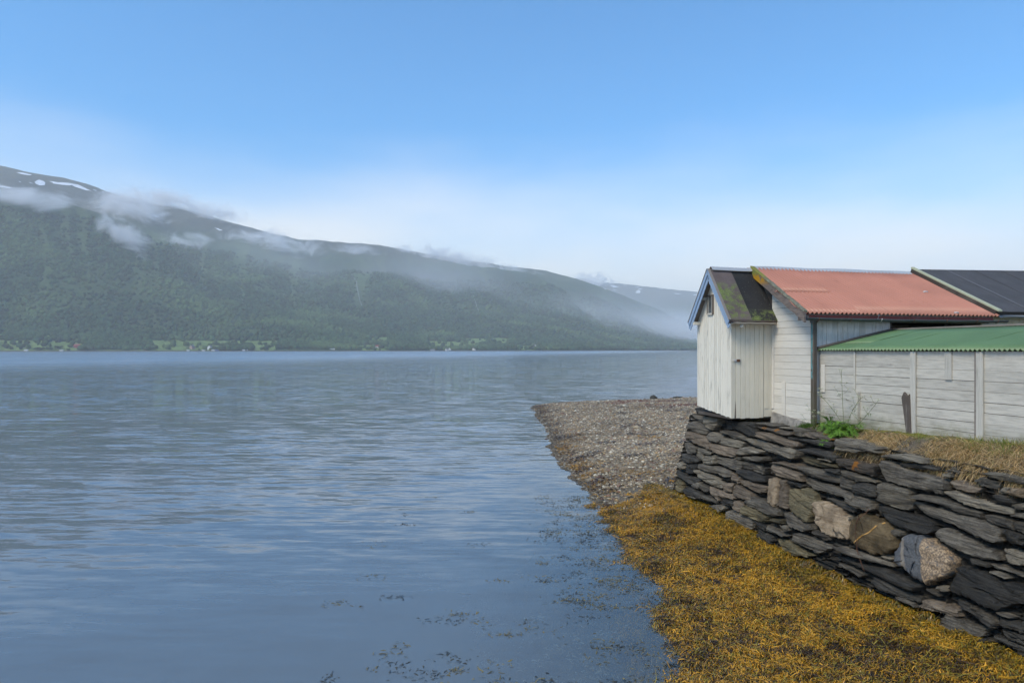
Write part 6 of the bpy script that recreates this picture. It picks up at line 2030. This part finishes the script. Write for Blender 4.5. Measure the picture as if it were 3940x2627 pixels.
STEMS = [((-0.36, -1.50, 2.75), (-0.32, -1.42, 3.35), (-0.30, -1.36, 3.98)), ((-0.38, -1.60, 2.75), (-0.40, -1.72, 3.2), (-0.36, -2.02, 3.46)),
         ((-0.36, -1.56, 2.72), (-0.40, -1.30, 3.15), (-0.42, -0.85, 3.42)), ((-0.36, -1.46, 2.72), (-0.44, -1.05, 2.98), (-0.48, -0.55, 3.08)),
         ((-0.34, -1.66, 2.72), (-0.30, -1.95, 2.95), (-0.28, -2.35, 3.42)), ((-0.36, -1.50, 2.75), (-0.42, -1.20, 2.90), (-0.50, -0.42, 2.86))]
for (a, b, c) in STEMS:
    a, b, c = Vector(a), Vector(b), Vector(c)
    pts = [(a * (1 - t) ** 2 + b * (2 * t * (1 - t)) + c * t * t) for t in np.linspace(0, 1, 9)]
    tube('stem', pts, 0.0055, MAT['stalk'], fern, 6, 0.003)
    umbel(c, 0.055, fern)
    for q in range(6):
        t = 0.40 + 0.55 * RND.random()
        p = a * (1 - t) ** 2 + b * (2 * t * (1 - t)) + c * t * t
        e = p + Vector((RND.uniform(-0.1, 0.06), RND.uniform(-0.26, 0.26), RND.uniform(0.06, 0.20)))
        mdl = (p + e) / 2 - Vector((0, 0, 0.03))
        tube('branch', [p, mdl, e], 0.003, MAT['stalk'], fern, 5, 0.0018)
        umbel(e, RND.uniform(0.025, 0.045), fern, 22)
        if q < 3: pinnate('leaf', p, RND.uniform(0, 6.28), 0.5, RND.uniform(0.08, 0.16), MAT['leaf_dull'], fern, 6, 0.8)

# loose stones on the bank
for (y, x, s, mt, lb) in ((-1.02, -0.62, 0.055, 'st_t', 'rounded tan stone lying on the soil beside the fern'), (-1.25, -0.68, 0.060, 'st_t', 'pinkish stone half hidden by the fern on the bank')):
    bm = bmesh.new(); bmesh.ops.create_icosphere(bm, subdivisions=2, radius=s)
    for v in bm.verts: v.co = Vector((v.co.x, v.co.y * 1.2, v.co.z * 0.8)) * (1 + 0.25 * RND.random())
    o = bm_obj('loose_stone', bm, MAT[mt], None, True)
    o.location = L2W(x, y, float(bank_z(x, y)) + s * 0.5)
    tag(o, lb, 'stone')

# ================================================================ houses on the far shore
HW = {'white': simple('far_white_wall', (0.72, 0.71, 0.68)), 'red': simple('far_red_wall', (0.33, 0.05, 0.045)), 'pink': simple('far_pink_wall', (0.42, 0.27, 0.22)),
      'grey': simple('far_grey_wall', (0.30, 0.31, 0.33)), 'blue': simple('far_blue_wall', (0.07, 0.14, 0.36))}
HR = {'grey': simple('far_grey_roof', (0.16, 0.165, 0.17)), 'red': simple('far_red_roof', (0.30, 0.07, 0.055)), 'dark': simple('far_dark_roof', (0.06, 0.06, 0.065)), 'pale': simple('far_pale_roof', (0.5, 0.51, 0.52))}
MAT['far_window'] = simple('far_window', (0.04, 0.045, 0.05), 0.3)


def house(px, py, w, d, h, rh, wall_c, roof_c, yaw, label, group=None, name='far_house', windows=0):
    p = on_terrain(px, py)
    e = bpy.data.objects.new(name, None)
    COL.objects.link(e)
    e.location = (p.x, p.y, p.z - 0.6)
    e.rotation_euler = (0, 0, rad(yaw))
    tag(e, label, 'house', group)
    a, b = w / 2, d / 2
    V = [(-a, -b, -3), (a, -b, -3), (a, b, -3), (-a, b, -3), (-a, -b, h), (a, -b, h), (a, b, h), (-a, b, h), (-a, 0, h + rh), (a, 0, h + rh)]
    F = [(0, 1, 5, 4), (1, 2, 6, 9, 5), (2, 3, 7, 6), (3, 0, 4, 8, 7)]
    py_mesh('wall', V, F, HW[wall_c], e)
    o_ = 0.5
    k = rh / b
    V = []
    for t in (0.05, 0.4):
        V += [(-a - o_, -b - o_, h - k * o_ + t), (a + o_, -b - o_, h - k * o_ + t), (a + o_, 0, h + rh + t), (-a - o_, 0, h + rh + t), (a + o_, b + o_, h - k * o_ + t), (-a - o_, b + o_, h - k * o_ + t)]
    F = [(6, 7, 8, 9), (9, 8, 10, 11), (3, 2, 1, 0), (5, 4, 2, 3), (0, 1, 7, 6), (4, 5, 11, 10), (1, 2, 8, 7), (2, 4, 10, 8), (5, 3, 9, 11), (3, 0, 6, 9)]
    r = py_mesh('roof', V, F, HR[roof_c], e)
    if windows:
        c = py_mesh('chimney', [(-0.6 + a * .3, -0.6, h + rh * .6), (0.6 + a * .3, -0.6, h + rh * .6), (0.6 + a * .3, 0.6, h + rh * .6), (-0.6 + a * .3, 0.6, h + rh * .6),
                                (-0.6 + a * .3, -0.6, h + rh + 1.6), (0.6 + a * .3, -0.6, h + rh + 1.6), (0.6 + a * .3, 0.6, h + rh + 1.6), (-0.6 + a * .3, 0.6, h + rh + 1.6)],
                    [(0, 1, 5, 4), (1, 2, 6, 5), (2, 3, 7, 6), (3, 0, 4, 7), (4, 5, 6, 7)], HW['grey'], r)
        for i in range(windows):
            x = -a + w * (i + 0.5) / windows
            py_mesh('window', [(x - 0.7, -b - 0.06, h * .45), (x + 0.7, -b - 0.06, h * .45), (x + 0.7, -b - 0.06, h * .8), (x - 0.7, -b - 0.06, h * .8)], [(0, 1, 2, 3)], MAT['far_window'], e)
    return e


GH = 'houses along the far shore'
house(297, 1337, 14, 9, 6.0, 3.0, 'red', 'red', 8, 'red two-storey house standing above the shore in the green field', GH, windows=3)
house(740, 1341, 11, 9, 5.0, 4.0, 'pink', 'grey', 70, 'pinkish gabled house standing alone in the far meadow', GH, windows=2)
house(808, 1344, 9, 10, 6.5, 4.5, 'white', 'grey', 78, 'white steep-gabled house with a blue shed beside it on the far shore', GH, windows=2)
house(834, 1348.5, 11, 7, 2.6, 1.2, 'blue', 'dark', 5, 'low blue shed on the far shore beside a white house', GH, 'far_shed')
house(1097, 1334, 11, 9, 5.0, 3.6, 'white', 'pale', 30, 'white house among dark trees between the meadow and the wooded point', GH, windows=2)
house(1452, 1337, 10, 8, 4.5, 3.0, 'white', 'red', 10, 'white house with a red roof in a clearing on the far shore', GH, windows=2)
house(1665, 1350, 13, 8, 3.4, 2.6, 'grey', 'grey', 0, 'grey boathouse at the waterline of the far shore', GH)
house(1936, 1335, 26, 9, 4.0, 2.6, 'white', 'grey', 4, 'long white farm building above the far meadow', GH)
house(1970, 1336, 12, 9, 4.0, 3.0, 'grey', 'dark', 20, 'grey barn beside the long white farm building', GH)
for (x, y, w, yaw) in ((1720, 1349, 9, 40), (1731, 1347, 11, 80), (1824, 1347, 9, 60), (2055, 1332, 12, 15), (2062, 1341, 14, 5), (2080, 1342, 9, 40), (2146, 1338, 13, 30),
                       (2187, 1344, 14, 0), (2240, 1338, 13, 25), (2296, 1338, 12, 60), (2470, 1341, 16, 10), (2588, 1346, 14, 30), (2606, 1344, 12, 10), (2634, 1344, 14, 50), (2572, 1342, 12, 0)):
    house(x, y, w, 8, 4.4, 3.2, 'white', 'grey', yaw, 'small white house among the trees of the far village', GH)
for (x, y, w) in ((101, 1349, 9), (237, 1350, 8), (724, 1350, 6), (783, 1350, 7), (938, 1349, 6), (948, 1348, 6), (822, 1349, 10), (1278, 1344, 14), (1270, 1342, 9)):
    house(x, y, w, 5, 2.4, 0.9, 'white', 'pale', 0, 'little white boat shed at the edge of the far water', 'white sheds at the far water', 'far_shed')

# field trees that stand apart on the far meadows
TREES = [(25, 1340, 11, 9), (97, 1336, 9, 8), (150, 1347, 16, 6), (190, 1346, 13, 6), (225, 1342, 12, 6), (262, 1349, 8, 4), (330, 1348, 14, 7), (355, 1347, 12, 8), (53, 1300, 9, 8), (205, 1303, 10, 9), (212, 1302, 8, 8),
         (522, 1347, 6, 4), (565, 1347, 10, 4), (650, 1345, 6, 4), (722, 1342, 4, 4), (782, 1341, 4, 5), (790, 1343, 5, 6), (835, 1332, 6, 8), (843, 1334, 6, 8), (893, 1349, 7, 4), (1440, 1350, 8, 5), (1462, 1350, 5, 5), (1385, 1348, 7, 5), (1700, 1346, 7, 7), (1742, 1345, 7, 7), (1812, 1346, 6, 7), (1835, 1346, 6, 7), (905, 1330, 9, 8), (1020, 1334, 10, 9)]
MAT['bark'] = simple('far_bark', (0.10, 0.09, 0.08))
for (x, y, w, h) in TREES:
    p = on_terrain(x, min(y, 1349.5))
    e = bpy.data.objects.new('broadleaf_tree', None); COL.objects.link(e); e.location = p
    tag(e, 'single dark broadleaf tree on the far meadows by the shore', 'tree', 'trees standing apart on the far meadows')
    n = 26
    hh = h * 1.25
    pos = np.stack([rng.normal(0, w * 0.30, n), rng.normal(0, w * 0.30, n), hh * (0.35 + 0.6 * rng.random(n))], -1)
    sc = rng.uniform(0.16, 0.30, n)[:, None] * np.array([w, w, hh]) * np.array([1, 1, 0.8])
    cc = np.array([0.028, 0.055, 0.022]) * (0.6 + 0.8 * rng.random((n, 1)))
    V, F, C = scatter(ICO_V, ICO_F, pos, sc, rng.uniform(0, 6.28, n), 0.6, cc)
    np_mesh('crown', V, F, MAT['far_tree'], e, False, C)
    tv, tf = tube_arrays([(0, 0, -1), (0.1, 0, hh * 0.55)], 0.5, 6, 0.2)
    py_mesh('trunk', tv, tf, MAT['bark'], e)

# ================================================================ mist hanging on the slopes, and the haze of the fjord
def mist_mat(dens, seed):
    m = M('hill_mist')
    m.n.remove(m.b)
    tc = m.n.new('ShaderNodeTexCoord')
    ln = m.n.new('ShaderNodeVectorMath'); ln.operation = 'LENGTH'
    m.l.new(tc.outputs['Object'], ln.inputs[0])
    geo = m.n.new('ShaderNodeNewGeometry')
    mp = m.n.new('ShaderNodeMapping'); mp.inputs['Scale'].default_value = (0.0075, 0.004, 0.011)
    mp.inputs['Location'].default_value = (seed * 3.7, seed * 1.3, seed)
    m.l.new(geo.outputs['Position'], mp.inputs['Vector'])
    n = m.noise(mp.outputs[0], 1.0, 7, 0.68, 0.9)
    fall = m.rng(ln.outputs['Value'], 0.0, 1.0, 1.0, 0.0)
    f = m.rng(m.math('ADD', n, m.math('MULTIPLY', m.math('SUBTRACT', fall, 0.5), 0.26)), 0.44, 0.74)
    f = m.math('MULTIPLY', f, m.rng(ln.outputs['Value'], 0.55, 1.0, 1.0, 0.0))
    d = m.math('MULTIPLY', f, dens)
    pv = m.n.new('ShaderNodeVolumePrincipled')
    pv.inputs['Color'].default_value = (0.95, 0.95, 0.96, 1)
    m.l.new(d, pv.inputs['Density'])
    m.l.new(pv.outputs[0], m.out.inputs['Volume'])
    return m.m


MISTS = [(90, 765, 330, 85, 2, 0.027), (500, 800, 230, 120, 15, 0.024), (700, 800, 380, 85, 13, 0.022), (480, 910, 240, 80, 43, 0.024), (720, 930, 170, 60, 6, 0.016), (1060, 935, 320, 75, 6, 0.022),
         (1370, 965, 160, 50, 8, 0.012), (1700, 990, 380, 60, 8, 0.022), (1960, 1035, 180, 36, 6, 0.016), (2270, 1080, 160, 50, 0, 0.014)]
for i, (x, y, rx, ry, rot, dens) in enumerate(MISTS):
    p = on_terrain(x, y)
    k = 0.97
    c = Vector((p.x * k, p.y * k, (p.z - 4.4) * k + 4.4))
    s = c.y / FPX
    bm = bmesh.new(); bmesh.ops.create_icosphere(bm, subdivisions=3, radius=1.0)
    o = bm_obj('mist', bm, mist_mat(dens, i + 1), None, True)
    o.location = c
    o.scale = (rx * s, ry * s * 1.5, ry * s)
    o.rotation_euler = (0, rad(rot), 0)
    tag(o, 'wisp of white mist clinging to the mountainside', kind='stuff')


def bank_mat(dens):
    m = M('low_mist_bank')
    m.n.remove(m.b)
    tc = m.n.new('ShaderNodeTexCoord')
    ln = m.n.new('ShaderNodeVectorMath'); ln.operation = 'LENGTH'
    m.l.new(tc.outputs['Object'], ln.inputs[0])
    d = m.math('MULTIPLY', m.rng(ln.outputs['Value'], 0.1, 1.0, 1.0, 0.0), dens)
    pv = m.n.new('ShaderNodeVolumePrincipled')
    pv.inputs['Color'].default_value = (0.95, 0.96, 0.97, 1)
    m.l.new(d, pv.inputs['Density'])
    m.l.new(pv.outputs[0], m.out.inputs['Volume'])
    return m.m


BANK, VEIL = bank_mat(0.0028), bank_mat(0.0017)
for (x, Y, z, rx, ry, rz) in ((1000, 4500, 40, 900, 900, 270), (1600, 4900, 60, 1000, 900, 300), (420, 4000, 120, 800, 600, 270), (-1350, 3550, 330, 650, 330, 330), (-500, 3900, 330, 700, 380, 300)):
    bm = bmesh.new(); bmesh.ops.create_icosphere(bm, subdivisions=3, radius=1.0)
    o = bm_obj('mist_bank', bm, BANK if x > 500 else VEIL, None, True)
    o.location = (x, Y, z); o.scale = (rx, ry, rz)
    tag(o, 'pale bank of drizzle drifting over the head of the fjord', kind='stuff')

hz = M('fjord_haze')
hz.n.remove(hz.b)
pv = hz.n.new('ShaderNodeVolumePrincipled')
pv.inputs['Color'].default_value = (0.96, 0.97, 0.98, 1)
pv.inputs['Density'].default_value = 0.000115
pv.inputs['Anisotropy'].default_value = 0.0
hz.l.new(pv.outputs[0], hz.out.inputs['Volume'])
X0, X1, Yb0, Yb1, Zb0, Zb1 = -17000, 19500, -13500, 13500, -8, float(ZZ.max()) + 60
hv = [(X0, Yb0, Zb0), (X1, Yb0, Zb0), (X1, Yb1, Zb0), (X0, Yb1, Zb0), (X0, Yb0, Zb1), (X1, Yb0, Zb1), (X1, Yb1, Zb1), (X0, Yb1, Zb1)]
haze = py_mesh('haze', hv, [(3, 2, 1, 0), (4, 5, 6, 7), (0, 1, 5, 4), (1, 2, 6, 5), (2, 3, 7, 6), (3, 0, 4, 7)], hz.m)
tag(haze, 'thin pale haze filling the air over the fjord', kind='stuff')
